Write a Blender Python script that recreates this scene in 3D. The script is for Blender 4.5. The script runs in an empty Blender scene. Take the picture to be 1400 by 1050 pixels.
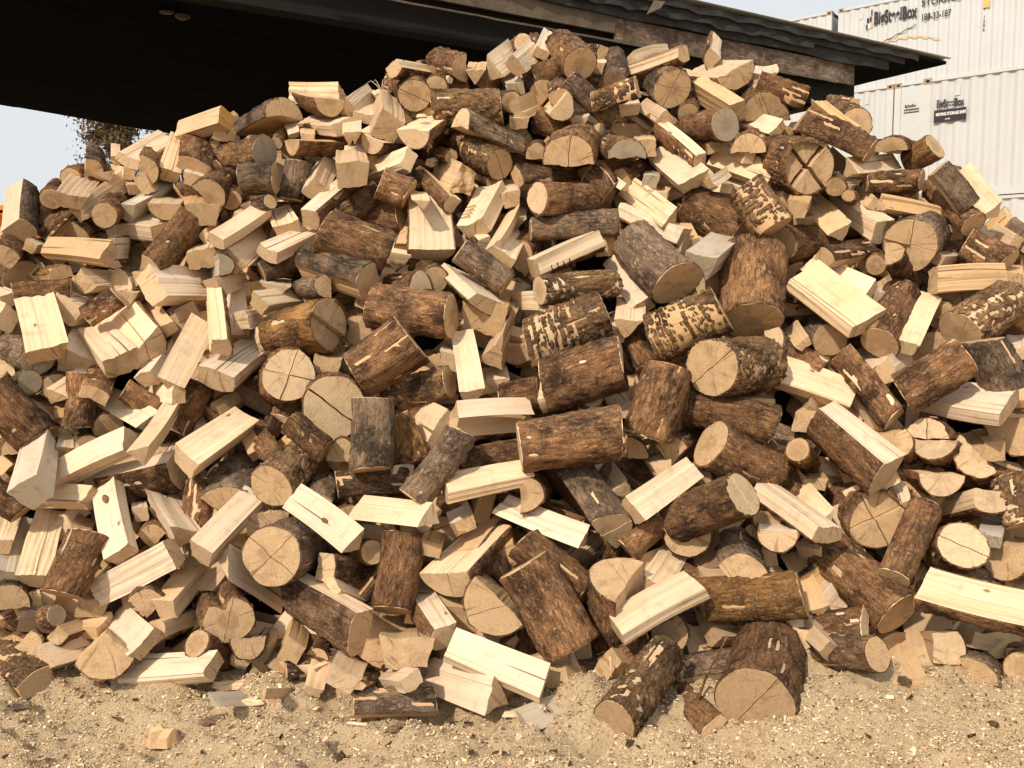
import bpy, math, random, zlib, base64, json
import numpy as np
from mathutils import Vector, Matrix, Euler

# ------------------------------------------------------------------ camera, world, sun, exposure
scene = bpy.context.scene
C = scene.collection
cam_d = bpy.data.cameras.new('camera')
cam = bpy.data.objects.new('camera', cam_d); C.objects.link(cam)
cam.location = (0, 0, 1.6)
cam.rotation_euler = (math.radians(90 - 5.165), 0, 0)
cam_d.sensor_width = 36; cam_d.lens = 36 * 1250 / 1400
cam_d.clip_end = 3000; cam_d.clip_start = 0.05
scene.camera = cam

SUN_EL, SUN_AZ = math.radians(39), math.radians(-147)      # azimuth measured from +Y towards +X
world = bpy.data.worlds.new('World'); scene.world = world; world.use_nodes = True
wn = world.node_tree.nodes; wl = world.node_tree.links
for n in list(wn): wn.remove(n)
sky = wn.new('ShaderNodeTexSky'); sky.sky_type = 'NISHITA'; sky.sun_disc = False
sky.sun_elevation = SUN_EL; sky.sun_rotation = SUN_AZ
sky.air_density = 1.0; sky.dust_density = 9.0; sky.ozone_density = 1.0; sky.altitude = 100
hs = wn.new('ShaderNodeMix'); hs.data_type = 'RGBA'; hs.inputs[0].default_value = 0.86; hs.inputs[7].default_value = (7.7, 8.0, 8.25, 1)   # thin bright haze over the sky
bg = wn.new('ShaderNodeBackground'); bg.inputs['Strength'].default_value = 0.10
wo = wn.new('ShaderNodeOutputWorld')
wl.new(sky.outputs[0], hs.inputs[6]); wl.new(hs.outputs[2], bg.inputs['Color']); wl.new(bg.outputs[0], wo.inputs['Surface'])

sd = bpy.data.lights.new('sun', 'SUN'); sd.energy = 3.6; sd.angle = math.radians(2.0); sd.color = (1.0, 0.885, 0.735)
sun = bpy.data.objects.new('sun', sd); C.objects.link(sun)
S = Vector((math.sin(SUN_AZ) * math.cos(SUN_EL), math.cos(SUN_AZ) * math.cos(SUN_EL), math.sin(SUN_EL)))
sun.rotation_euler = S.to_track_quat('Z', 'Y').to_euler(); sun.location = (-6, -6, 12)

vs = scene.view_settings
vs.view_transform = 'Standard'; vs.look = 'None'; vs.exposure = 0.2; vs.gamma = 1.0; vs.use_curve_mapping = False
cy = scene.cycles
cy.max_bounces = 5; cy.diffuse_bounces = 3; cy.glossy_bounces = 2; cy.transmission_bounces = 1; cy.use_denoising = True
rng = np.random.default_rng(7)

# ------------------------------------------------------------------ small node helpers
class NT:
    def __init__(s, name, rough=0.8, spec=0.25):
        s.m = bpy.data.materials.new(name); s.m.use_nodes = True
        s.n = s.m.node_tree.nodes; s.l = s.m.node_tree.links
        s.b = s.n['Principled BSDF']; s.b.inputs['Roughness'].default_value = rough
        s.b.inputs['Specular IOR Level'].default_value = spec
    def new(s, t, **k):
        n = s.n.new(t)
        for a, v in k.items():
            if a in n.inputs.keys() if isinstance(a, str) else False: n.inputs[a].default_value = v
            else: setattr(n, a, v)
        return n
    def val(s, sock, x):
        if isinstance(x, (int, float, tuple, list)): sock.default_value = x
        else: s.l.new(x, sock)
    def attr(s, name, out='Vector'):
        n = s.n.new('ShaderNodeAttribute'); n.attribute_name = name; return n.outputs[out]
    def vmul(s, v, k):
        n = s.n.new('ShaderNodeVectorMath'); n.operation = 'MULTIPLY'; s.val(n.inputs[0], v); s.val(n.inputs[1], k); return n.outputs[0]
    def vadd(s, v, k):
        n = s.n.new('ShaderNodeVectorMath'); n.operation = 'ADD'; s.val(n.inputs[0], v); s.val(n.inputs[1], k); return n.outputs[0]
    def noise(s, v, scale, detail=4, rough=0.55, dist=0.0, out='Fac'):
        n = s.n.new('ShaderNodeTexNoise'); s.l.new(v, n.inputs['Vector'])
        n.inputs['Scale'].default_value = scale; n.inputs['Detail'].default_value = detail
        n.inputs['Roughness'].default_value = rough; n.inputs['Distortion'].default_value = dist
        return n.outputs[out]
    def voro(s, v, scale, feature='F1', out='Distance', rand=1.0):
        n = s.n.new('ShaderNodeTexVoronoi'); n.feature = feature; s.l.new(v, n.inputs['Vector'])
        n.inputs['Scale'].default_value = scale; n.inputs['Randomness'].default_value = rand
        return n.outputs[out]
    def ramp(s, f, stops, interp='LINEAR'):
        n = s.n.new('ShaderNodeValToRGB'); n.color_ramp.interpolation = interp
        e = n.color_ramp.elements
        while len(e) < len(stops): e.new(0.5)
        for el, (p, c) in zip(e, stops):
            el.position = p; el.color = (c, c, c, 1) if isinstance(c, (int, float)) else (*c, 1)
        s.l.new(f, n.inputs[0]); return n.outputs[0]
    def mix(s, f, a, b, mode='MIX'):
        n = s.n.new('ShaderNodeMix'); n.data_type = 'RGBA'; n.blend_type = mode
        s.val(n.inputs[0], f)
        for sock, x in ((n.inputs[6], a), (n.inputs[7], b)):
            if isinstance(x, tuple): sock.default_value = (*x, 1)
            else: s.l.new(x, sock)
        return n.outputs[2]
    def math(s, op, a, b=0.0):
        n = s.n.new('ShaderNodeMath'); n.operation = op; s.val(n.inputs[0], a); s.val(n.inputs[1], b); return n.outputs[0]
    def bump(s, h, dist, strength=1.0, normal=None):
        n = s.n.new('ShaderNodeBump'); n.inputs['Distance'].default_value = dist; n.inputs['Strength'].default_value = strength
        s.l.new(h, n.inputs['Height'])
        if normal is not None: s.l.new(normal, n.inputs['Normal'])
        return n.outputs[0]
    def color(s, c): s.val(s.b.inputs['Base Color'], (*c, 1) if isinstance(c, tuple) else c)
    def normal(s, n): s.l.new(n, s.b.inputs['Normal'])

def lc_of(t, offs=True):
    """each stick's own coordinates (z along the grain), shifted by its own random amount"""
    v = t.attr('lc'); r = t.attr('rnd', 'Fac')
    if not offs: return v, r
    n = t.n.new('ShaderNodeCombineXYZ'); t.l.new(t.math('MULTIPLY', r, 9.0), n.inputs[0]); t.l.new(t.math('MULTIPLY', r, 5.3), n.inputs[1]); t.l.new(t.math('MULTIPLY', r, 17.0), n.inputs[2])
    return t.vadd(v, n.outputs[0]), r

def split_mat(name, pale, mid, streak, dirt):
    t = NT(name, 0.62, 0.3)
    v, r = lc_of(t)
    g1 = t.noise(t.vmul(v, (90, 90, 2.2)), 1.0, 5, 0.6)
    g2 = t.noise(t.vmul(v, (34, 34, 1.3)), 1.0, 3, 0.5, 0.6)
    g3 = t.noise(t.vmul(v, (9, 9, 3.5)), 1.0, 3, 0.5, 0.4)
    c = t.mix(t.ramp(g3, [(0.3, 0), (0.72, 1)]), pale, mid)
    c = t.mix(t.ramp(g1, [(0.50, 0), (0.75, 0.26)]), c, streak)
    c = t.mix(t.ramp(g2, [(0.65, 0), (0.72, 0.5)]), c, streak)
    ck = t.noise(t.vmul(v, (55, 55, 1.0)), 1.0, 2, 0.4, 0.3)
    c = t.mix(t.ramp(ck, [(0.69, 0), (0.715, 0.85)]), c, (0.13, 0.07, 0.035))
    kn = t.voro(t.vmul(v, (1, 1, 0.55)), 7.5)
    c = t.mix(t.ramp(kn, [(0.035, 0.85), (0.075, 0)]), c, (0.16, 0.075, 0.03))
    dn = t.noise(v, 14, 5, 0.65)
    c = t.mix(t.ramp(dn, [(0.54, 0), (0.70, dirt * 1.2)]), c, (0.34, 0.255, 0.17))
    c = t.mix(t.ramp(t.noise(v, 4.5, 4, 0.6), [(0.5, 0), (0.72, 0.5)]), c, mid)
    fz = t.noise(t.vmul(v, (160, 160, 16)), 1.0, 4, 0.8)
    c = t.mix(t.ramp(fz, [(0.62, 0), (0.75, 0.35)]), c, streak)
    hv = t.n.new('ShaderNodeHueSaturation'); t.l.new(c, hv.inputs['Color'])
    t.l.new(t.math('ADD', t.math('MULTIPLY', r, 0.26), 0.84), hv.inputs['Value'])
    t.l.new(t.math('ADD', t.math('MULTIPLY', t.math('FRACT', t.math('MULTIPLY', r, 7.7)), 0.3), 0.85), hv.inputs['Saturation'])
    t.color(hv.outputs[0])
    n = t.bump(g2, 0.006, 0.7)
    t.normal(t.bump(fz, 0.003, 0.7, t.bump(g1, 0.0022, 0.8, n))); return t.m

def end_mat(name, pale, ring, dark, dirt):
    t = NT(name, 0.8, 0.15)
    v, r = lc_of(t, False)
    sx = t.n.new('ShaderNodeSeparateXYZ'); t.l.new(v, sx.inputs[0])
    vv, _ = lc_of(t)
    w = t.noise(vv, 11, 3)
    rad = t.math('SQRT', t.math('ADD', t.math('MULTIPLY', sx.outputs[0], sx.outputs[0]), t.math('MULTIPLY', sx.outputs[1], sx.outputs[1])))
    rr = t.math('ADD', rad, t.math('MULTIPLY', w, 0.012))
    rings = t.math('SINE', t.math('MULTIPLY', rr, 1150.0))
    big = t.math('SINE', t.math('MULTIPLY', rr, 260.0))
    fine = t.noise(t.vmul(vv, (60, 60, 3)), 3.0, 5, 0.7)
    c = t.mix(t.ramp(fine, [(0.3, 0), (0.7, 1)]), pale, ring)
    c = t.mix(t.ramp(rings, [(0.35, 0), (1.0, 0.5)]), c, dark)
    c = t.mix(t.ramp(big, [(0.2, 0), (1.0, 0.38)]), c, ring)
    ang = t.math('ARCTAN2', sx.outputs[0], sx.outputs[1])
    cx = t.n.new('ShaderNodeCombineXYZ'); t.l.new(t.math('MULTIPLY', ang, 5.0), cx.inputs[0]); t.l.new(t.math('MULTIPLY', rad, 3.0), cx.inputs[1]); t.l.new(t.math('MULTIPLY', r, 40.0), cx.inputs[2])
    chk = t.noise(cx.outputs[0], 1.6, 2)
    c = t.mix(t.ramp(chk, [(0.63, 0), (0.66, 0.7)]), c, dark)
    fb = t.noise(t.vmul(vv, (70, 70, 2)), 3.2, 4, 0.8)
    c = t.mix(t.ramp(fb, [(0.34, 0.35), (0.48, 0)]), c, dark)
    dn = t.noise(vv, 16, 5, 0.7)
    c = t.mix(t.ramp(dn, [(0.5, 0), (0.72, dirt)]), c, (0.22, 0.14, 0.08))
    hw = t.math('MULTIPLY', t.ramp(t.math('ADD', rad, t.math('MULTIPLY', w, 0.03)), [(0.045, 1.0), (0.062, 0.0)]), t.ramp(t.math('FRACT', t.math('MULTIPLY', r, 5.1)), [(0.4, 0.0), (0.6, 0.42)]))
    c = t.mix(hw, c, dark)
    sm_ = t.noise(t.vmul(vv, (260, 10, 1)), 1.0, 3, 0.6)
    c = t.mix(t.ramp(sm_, [(0.56, 0), (0.68, 0.35)]), c, ring)
    c = t.mix(t.ramp(t.noise(vv, 26, 5, 0.75), [(0.55, 0), (0.66, 0.5)]), c, pale)
    hv = t.n.new('ShaderNodeHueSaturation'); t.l.new(c, hv.inputs['Color'])
    t.l.new(t.math('ADD', t.math('MULTIPLY', r, 0.3), 0.82), hv.inputs['Value'])
    t.color(hv.outputs[0])
    saw = t.noise(t.vmul(vv, (240, 18, 1)), 1.0, 2)
    n = t.bump(saw, 0.003, 0.7)
    n = t.bump(rings, 0.0006, 0.5, n)
    t.normal(t.bump(fine, 0.006, 0.8, n)); return t.m

def bark_mat(name, a, b, flake, crack, flake_amt):
    t = NT(name, 0.86, 0.15)
    v, r = lc_of(t)
    wv = t.vadd(v, t.vmul(t.noise(v, 20, 5, 0.7, out='Color'), (0.055, 0.055, 0.09)))
    pl = t.voro(t.vmul(wv, (1, 1, 0.5)), 46, 'DISTANCE_TO_EDGE')
    pc = t.voro(t.vmul(wv, (1, 1, 0.5)), 46, 'F1', 'Color')
    n1 = t.noise(v, 22, 7, 0.75); n2 = t.noise(t.vmul(v, (1, 1, 0.35)), 9, 5, 0.65); n3 = t.noise(v, 150, 4, 0.75)
    reg = t.ramp(t.noise(v, 7, 2), [(0.42, 0.12), (0.62, 1)])           # plated in places, smooth in others
    fur = t.noise(t.vmul(v, (75, 75, 13)), 1.0, 5, 0.7, 0.5)             # furrows along the log
    c = t.mix(t.ramp(n1, [(0.36, 0), (0.64, 1)]), a, b)
    sep = t.n.new('ShaderNodeSeparateColor'); t.l.new(pc, sep.inputs[0])
    c = t.mix(t.math('MULTIPLY', sep.outputs[0], 0.35), c, b)
    c = t.mix(t.ramp(n3, [(0.33, 0.6), (0.5, 0)]), c, crack)
    c = t.mix(t.ramp(n3, [(0.55, 0), (0.68, 0.7)]), c, flake)
    c = t.mix(t.ramp(t.noise(v, 6, 4, 0.6), [(0.38, 0.7), (0.5, 0)]), c, crack)
    c = t.mix(t.ramp(t.noise(t.vmul(v, (28, 28, 11)), 1.0, 6, 0.8), [(0.55, 0), (0.62, 0.55)]), c, flake)
    gl = t.math('MULTIPLY', t.ramp(t.noise(v, 48, 5, 0.7), [(0.55, 0), (0.63, 0.75)]), reg)
    c = t.mix(gl, c, (0.24, 0.205, 0.17))
    lim = 0.5 + 0.22 * (1 - flake_amt)
    c = t.mix(t.ramp(n2, [(lim, 0), (lim + 0.07, 0.75)]), c, flake)
    st = t.noise(t.vmul(v, (30, 30, 7)), 1.6, 5, 0.75)
    c = t.mix(t.ramp(st, [(0.63, 0), (0.665, 0.85)]), c, (0.54, 0.37, 0.20))
    c = t.mix(t.ramp(fur, [(0.30, 0.75), (0.44, 0)]), c, crack)
    c = t.mix(t.math('MULTIPLY', t.ramp(pl, [(0.0, 0.75), (0.07, 0)]), reg), c, crack)
    hv = t.n.new('ShaderNodeHueSaturation'); t.l.new(c, hv.inputs['Color'])
    t.l.new(t.math('ADD', t.math('MULTIPLY', r, 0.6), 0.8), hv.inputs['Value'])
    t.color(hv.outputs[0])
    h = t.math('ADD', t.math('MULTIPLY', t.ramp(pl, [(0.0, 0), (0.2, 1)]), reg), t.math('MULTIPLY', n1, 1.6))
    h = t.math('ADD', h, t.ramp(fur, [(0.28, 0), (0.5, 1)]))
    n = t.bump(h, 0.009, 1.0)
    t.normal(t.bump(n3, 0.004, 0.8, n)); return t.m

M = {}
M['s_l'] = split_mat('fresh_split_wood', (0.77, 0.60, 0.415), (0.71, 0.515, 0.325), (0.42, 0.25, 0.125), 0.4)
M['s_t'] = split_mat('tan_split_wood', (0.66, 0.455, 0.26), (0.56, 0.365, 0.195), (0.28, 0.15, 0.068), 0.45)
M['s_w'] = split_mat('weathered_shaded_split_wood', (0.60, 0.52, 0.41), (0.50, 0.41, 0.30), (0.28, 0.20, 0.13), 0.6)  # weathered grey; on some sticks the grey is shading put into the colour
M['s_d'] = split_mat('brown_split_wood', (0.22, 0.125, 0.06), (0.14, 0.075, 0.035), (0.06, 0.032, 0.018), 0.4)
M['e_l'] = end_mat('pale_end_grain', (0.76, 0.59, 0.39), (0.62, 0.43, 0.245), (0.34, 0.19, 0.085), 0.45)
M['e_t'] = end_mat('tan_end_grain', (0.68, 0.485, 0.29), (0.53, 0.345, 0.18), (0.26, 0.14, 0.06), 0.6)  # tan of the end faces is mainly shading put into the colour
M['e_w'] = end_mat('grey_end_grain', (0.47, 0.385, 0.28), (0.38, 0.30, 0.20), (0.22, 0.15, 0.09), 0.6)
M['e_y'] = end_mat('orange_end_grain', (0.62, 0.34, 0.10), (0.48, 0.23, 0.06), (0.22, 0.10, 0.03), 0.6)
M['b_r'] = bark_mat('reddish_bark', (0.19, 0.086, 0.038), (0.33, 0.175, 0.085), (0.50, 0.29, 0.13), (0.022, 0.012, 0.008), 0.35)
M['b_g'] = bark_mat('grey_bark', (0.19, 0.11, 0.062), (0.31, 0.225, 0.155), (0.36, 0.20, 0.095), (0.022, 0.015, 0.011), 0.15)
M['b_d'] = bark_mat('dark_bark', (0.135, 0.074, 0.04), (0.23, 0.14, 0.08), (0.36, 0.20, 0.095), (0.015, 0.009, 0.006), 0.15)
M['b_y'] = bark_mat('flaking_orange_bark', (0.19, 0.088, 0.032), (0.32, 0.165, 0.06), (0.44, 0.24, 0.09), (0.03, 0.014, 0.007), 0.75)
M['b_p'] = bark_mat('blotchy_bark', (0.20, 0.10, 0.048), (0.34, 0.20, 0.10), (0.42, 0.27, 0.12), (0.02, 0.011, 0.007), 0.6)

# ------------------------------------------------------------------ mesh helpers
def finish(name, V, F, mats, mi=None, lc=None, rnd=0.0, smooth=True, parent=None, rndv=None):
    me = bpy.data.meshes.new(name)
    V = np.asarray(V, dtype=np.float32)
    me.vertices.add(len(V)); me.vertices.foreach_set('co', V.ravel())
    lens = np.fromiter((len(f) for f in F), dtype=np.int32, count=len(F))
    idx = np.fromiter((i for f in F for i in f), dtype=np.int32, count=int(lens.sum()))
    me.loops.add(len(idx)); me.loops.foreach_set('vertex_index', idx)
    me.polygons.add(len(F)); st = np.zeros(len(F), dtype=np.int32); st[1:] = np.cumsum(lens)[:-1]
    me.polygons.foreach_set('loop_start', st)
    if mi is not None: me.polygons.foreach_set('material_index', np.asarray(mi, dtype=np.int32))
    me.polygons.foreach_set('use_smooth', np.full(len(F), smooth, dtype=bool))
    for m in mats: me.materials.append(m)
    if lc is not None:
        a = me.attributes.new('lc', 'FLOAT_VECTOR', 'POINT'); a.data.foreach_set('vector', np.asarray(lc, dtype=np.float32).ravel())
        b = me.attributes.new('rnd', 'FLOAT', 'POINT')
        b.data.foreach_set('value', np.full(len(V), rnd, dtype=np.float32) if rndv is None else np.asarray(rndv, dtype=np.float32))
    me.update(calc_edges=True); me.validate()
    o = bpy.data.objects.new(name, me); C.objects.link(o)
    if parent is not None: o.parent = parent
    return o

def tag(o, label=None, cat=None, group=None, kind=None):
    if label: o['label'] = label
    if cat: o['category'] = cat
    if group: o['group'] = group
    if kind: o['kind'] = kind
    return o

def empty(name, loc, rot=(0, 0, 0)):
    o = bpy.data.objects.new(name, None); o.location = loc; o.rotation_euler = rot; o.empty_display_size = 0.1
    C.objects.link(o); return o

class MB:
    """collects boxes and prisms into one mesh"""
    def __init__(s): s.V = []; s.F = []
    def add(s, V, F):
        k = len(s.V); s.V += [tuple(v) for v in V]; s.F += [tuple(i + k for i in f) for f in F]; return s
    def box(s, o, ex, ey, ez):
        o, ex, ey, ez = map(Vector, (o, ex, ey, ez))
        V = [o, o + ex, o + ex + ey, o + ey]; V += [v + ez for v in V]
        return s.add(V, [(0, 3, 2, 1), (4, 5, 6, 7), (0, 1, 5, 4), (1, 2, 6, 5), (2, 3, 7, 6), (3, 0, 4, 7)])
    def prism(s, pts, ez):
        ez = Vector(ez); n = len(pts); V = [Vector(p) for p in pts]; V += [v + ez for v in V]
        F = [tuple(reversed(range(n))), tuple(range(n, 2 * n))] + [(i, (i + 1) % n, n + (i + 1) % n, n + i) for i in range(n)]
        return s.add(V, F)
    def build(s, name, mat, parent=None, smooth=False):
        me = bpy.data.meshes.new(name); me.from_pydata(s.V, [], s.F); me.materials.append(mat)
        for p in me.polygons: p.use_smooth = smooth
        o = bpy.data.objects.new(name, me); C.objects.link(o)
        if parent is not None: o.parent = parent; o.matrix_parent_inverse = Matrix.Translation(-Vector(parent.location)) if parent.rotation_euler.x == 0 and parent.rotation_euler.z == 0 else parent.matrix_basis.inverted()
        return o

# ------------------------------------------------------------------ firewood: one stick = wood mesh + bark mesh
class Waves:
    def __init__(s, r, sets):
        s.t = []
        for n, amp, kxy, kz in sets:
            for _ in range(n):
                s.t.append((amp / math.sqrt(n) * r.normal(size=3), np.append(r.normal(size=2) * kxy, r.normal() * kz), r.uniform(0, 6.28)))
    def __call__(s, P):
        d = np.zeros_like(P)
        for a, k, ph in s.t: d += np.sin(P @ k + ph)[:, None] * a
        return d

LOW = [False]; FINE = [False]
def outline(kind, w, h, r, notch=0):
    """list of (points, is_bark), pith, centroid : counter-clockwise section, bark towards +Y"""
    j = lambda a: 1 + r.uniform(-a, a)
    def arc(cx, cy, rx, ry, a0, a1, n):
        ph = r.uniform(0, 6.28, 3); t = np.linspace(a0, a1, n)
        k = 1 + 0.025 * np.sin(2 * t + ph[0]) + 0.018 * np.sin(3 * t + ph[1]) + 0.008 * np.sin(7 * t + ph[2])
        if a1 - a0 < 6: k = 1 + (k - 1) * np.sin((t - a0) / (a1 - a0) * math.pi)
        return np.stack([cx + rx * np.cos(t) * k, cy + ry * np.sin(t) * k], 1)
    def line(p, q):
        p, q = np.array(p, float), np.array(q, float); n = max(3, int(np.linalg.norm(q - p) / (0.03 if LOW[0] else 0.0075)) + 2)
        t = np.linspace(0, 1, n)[:, None]; L = np.linalg.norm(q - p); nrm = np.array([q[1] - p[1], -(q[0] - p[0])]) / L
        b = r.normal() * 0.022 * L; c = r.normal() * 0.014 * L
        jag = np.cumsum(r.normal(size=(n, 1)) * 0.0004 + (r.random((n, 1)) < 0.06) * r.normal(size=(n, 1)) * 0.0035, 0); jag = jag - jag[0] - (jag[-1] - jag[0]) * t + r.normal(size=(n, 1)) * 0.0003 * np.sin(t * 3.14159)
        return p + (q - p) * t + nrm * (np.sin(t * math.pi) * b + np.sin(t * 2 * math.pi) * c + jag)
    pi = math.pi
    if kind == 'R':
        n = max(20, int(pi * w / (0.008 if FINE[0] else 0.014))); a = arc(0, 0, w / 2, w / 2 * j(0.05), 0, 2 * pi, n + 1)
        if notch: 
            t = np.linspace(0, 2 * pi, n + 1); a = a * (1 - notch * np.clip(1.35 - np.abs(t - pi / 2 * 1.0) / 0.36, 0, 1))[:, None]
        return [(a, True)], (0, 0), (0, 0)
    if kind == 'H':
        n = max(12, int(1.6 * w / 0.014)); a = arc(0, 0, w / 2, h, 0, pi, n)
        mid = (r.uniform(-.15, .15) * w, r.uniform(-.10, .08) * h)
        return [(a, True), (line(a[-1], mid), False), (line(mid, a[0]), False)], (0, 0), (0, 0.42 * h)
    if kind == 'Q':
        y = h * 0.62 * j(0.1); n = max(8, int(1.1 * w / 0.014))
        t = np.linspace(0, 1, n); a = np.stack([w / 2 * (1 - 2 * t), y + (h - y) * np.sin(t * pi) ** 0.8], 1)
        return [(a, True), (line(a[-1], (0, 0)), False), (line((0, 0), a[0]), False)], (0, 0), (0, 0.58 * h)
    if kind == 'B':
        k = r.uniform(0.75, 1.0); n = max(8, int(1.1 * w / 0.014)); bl = 0.14 * h + 0.05 * w
        t = np.linspace(0, 1, n); a = np.stack([w / 2 * (1 - 2 * t), h - bl + bl * np.sin(t * pi) ** 0.7 + 0.04 * w * (t - .5) * r.normal()], 1)
        q = [(-w / 2 * k, r.uniform(-.08, .08) * h), (w / 2 * j(0.1) * (k * .5 + .5), r.uniform(-.08, .08) * h)]
        return [(a, True), (line(a[-1], q[0]), False), (line(q[0], q[1]), False), (line(q[1], a[0]), False)], (r.uniform(-.2, .2) * w, -0.4 * h - 0.1 * w), (0, h / 2)
    # N : all faces split
    q = [(w / 2 * j(.06), h * j(.1)), (-w / 2 * j(.06), h * j(.1)), (-w / 2 * r.uniform(.62, 1.0), h * r.uniform(-.05, .12)), (w / 2 * r.uniform(.62, 1.0), h * r.uniform(-.05, .12))]
    if r.random() < 0.3: q[2:] = [(w * r.uniform(-.25, .25), h * r.uniform(-.1, .0))]
    return [(line(q[i], q[(i + 1) % len(q)]), False) for i in range(len(q))], (r.uniform(-.6, .6) * w, -h * r.uniform(0.1, .9)), (0, h / 2)

def stick(kind, w, h, L, seed, cracks=0, patchy=0, lowres=False, opt=()):
    """-> wood (V,F,mi,lc), bark (V,F,lc) in local axes: z runs from the near end to the far end"""
    r = np.random.default_rng(seed)
    LOW[0] = lowres; FINE[0] = bool(patchy); strips, pith, cen = outline(kind, w, h, r, 0.45 if 'notch' in opt else 0.25 if 'heart' in opt else 0)
    cen = np.array(cen); pith = np.array(pith)
    taper = r.uniform(-0.14, 0.08); bow = r.normal(size=2) * (0.006 if kind == 'R' else 0.0035)
    tilt = [r.normal(size=2) * 0.085, r.normal(size=2) * 0.12]
    splitty = kind != 'R'
    g_ = 3.2 if 'gnarled' in opt else 1.0
    wv = Waves(r, [(4, 0.0022 * g_, 20, 4 * g_), (5, 0.0012 if splitty else 0.0007, 130, 5), (3, 0.0016 * g_ if splitty else .0004, 60, 7 * g_)])
    wv.t = [(a * np.array([1, 1, 0]), k, p) for a, k, p in wv.t]
    kf = [L * q for q in ((.42, .66) if 'kerf' in opt else (.18, .27, .36, .45) if 'slots' in opt else ())]
    def cut(Q, z):
        for q in kf:
            inn = np.abs(z - q) < 0.0028
            if 'kerf' in opt: Q[:, 1] = np.where(inn, np.minimum(Q[:, 1], 0.18 * h), Q[:, 1])
            else: Q[:, 0] = np.where(inn & (Q[:, 1] > 0.1 * h), np.minimum(Q[:, 0], w * 0.16), Q[:, 0])
        return Q
    def ringsof(Z):
        for q in kf: Z = np.concatenate([Z[np.abs(Z - q) > 0.006], [q - .0036, q - .0027, q + .0027, q + .0036]])
        return np.sort(Z)
    def place(P2, z, off=0.0):
        """P2 (n,2) section points -> rings"""
        P = np.column_stack([P2, np.full(len(P2), z)]) if np.isscalar(z) else np.column_stack([P2, z])
        f = P[:, 2] / L
        Q = P + wv(P)
        s = 1 + taper * f
        Q[:, 0] = (Q[:, 0] - cen[0]) * s + bow[0] * np.sin(f * 3.14); Q[:, 1] = (Q[:, 1] - cen[1]) * s + bow[1] * np.sin(f * 3.14)
        t0, t1 = tilt
        if kf: Q = cut(Q, P[:, 2])
        if 'splinter' in opt: Q[:, 2] -= np.where(f < .5, 1, 0) * (0.010 * np.sin(P[:, 0] * 60 + seed) + 0.008 * np.sin(P[:, 1] * 90 + P[:, 0] * 30))
        Q[:, 2] += (1 - f) * (Q[:, :2] @ t0) + f * (Q[:, :2] @ t1)
        lc = P - np.array([pith[0], pith[1], 0])
        return Q, lc
    step = 0.06 if lowres else 0.034
    nz = max(4, int(L / step) + 1); Z = ringsof(np.linspace(0, L, nz)); nz = len(Z)
    V = []; F = []; MI = []; LC = []; nv = 0
    def grid(P2, Zs, m, flip=False, dz=0.0):
        nonlocal nv
        n = len(P2)
        for z in Zs:
            Q, lc = place(P2, float(z)); Q[:, 2] += dz; V.append(Q); LC.append(lc)
        for i in range(len(Zs) - 1):
            for k in range(n - 1):
                a = nv + i * n + k; f = (a, a + 1, a + n + 1, a + n); F.append(f); MI.append(m)
        nv += n * len(Zs)
    def cap(P2, z, m, dz=0.0):
        nonlocal nv
        c = P2[:-1].mean(0) if np.allclose(P2[0], P2[-1]) else P2.mean(0)
        P = P2[:-1] if np.allclose(P2[0], P2[-1]) else P2
        n = len(P); base = nv
        for s in (1.0, 0.62, 0.28):
            Q, lc = place(c + (P - c) * s, float(z)); 
            Q[:, 2] += dz; V.append(Q); LC.append(lc)
        Q, lc = place(c[None, :], float(z)); Q[:, 2] += dz; V.append(Q); LC.append(lc)
        for ring in range(2):
            for k in range(n):
                a = base + ring * n + k; b = base + ring * n + (k + 1) % n
                f = (a, a + n, b + n, b); F.append(f if z == 0 else f[::-1]); MI.append(m)
        for k in range(n):
            a = base + 2 * n + k; b = base + 2 * n + (k + 1) % n
            f = (a, base + 3 * n, b); F.append(f if z == 0 else f[::-1]); MI.append(m)
        nv += 3 * n + 1
    full = np.concatenate([s[0][:-1] for s in strips] + [strips[0][0][:1]])
    if cracks and kind in 'RH':
        # cleave the section along one or two lines; every piece is a prism of its own with a real gap
        a0 = r.uniform(0.9, 2.2) if kind == 'H' else r.uniform(0, 3.14)
        P = full[:-1]; c0 = np.array([0, 0.0]) if kind == 'R' else np.array([r.uniform(-.08, .08) * w, 0.3 * h])
        pieces = [P]
        for k in range(cracks):
            a = a0 + k * (1.57 + r.uniform(-.2, .2)); d = np.array([math.cos(a), math.sin(a)]); nn = np.array([-d[1], d[0]])
            gap = r.uniform(0.0011, 0.0022) * (2.2 if 'gash' in opt else 1); nxt = []
            for poly in pieces:
                for sgn in (1, -1):
                    out = []; m_ = len(poly); q0 = c0 + nn * sgn * gap
                    wob = lambda p: 0.0016 * math.sin(float((p - c0) @ d) * 70 + seed)
                    for i in range(m_):
                        p, q = poly[i], poly[(i + 1) % m_]
                        sp = float((p - q0) @ nn) * sgn; sq = float((q - q0) @ nn) * sgn
                        if sp >= 0: out.append(p)
                        if sp * sq < 0: out.append(p + (q - p) * (sp / (sp - sq)))
                    if len(out) > 2:
                        # add wobble points on the cut
                        dd = []
                        for i in range(len(out)):
                            p, q = out[i], out[(i + 1) % len(out)]; dd.append(p)
                            if np.linalg.norm(q - p) > 0.035 and abs(float((p - q0) @ nn)) < 1e-6 and abs(float((q - q0) @ nn)) < 1e-6:
                                m__ = max(2, int(np.linalg.norm(q - p) / 0.015))
                                for t in np.linspace(0, 1, m__ + 1)[1:-1]:
                                    x = p + (q - p) * t; dd.append(x + nn * wob(x) * math.sin(t * 3.14))
                        nxt.append(np.array(dd))
            pieces = nxt
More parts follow.
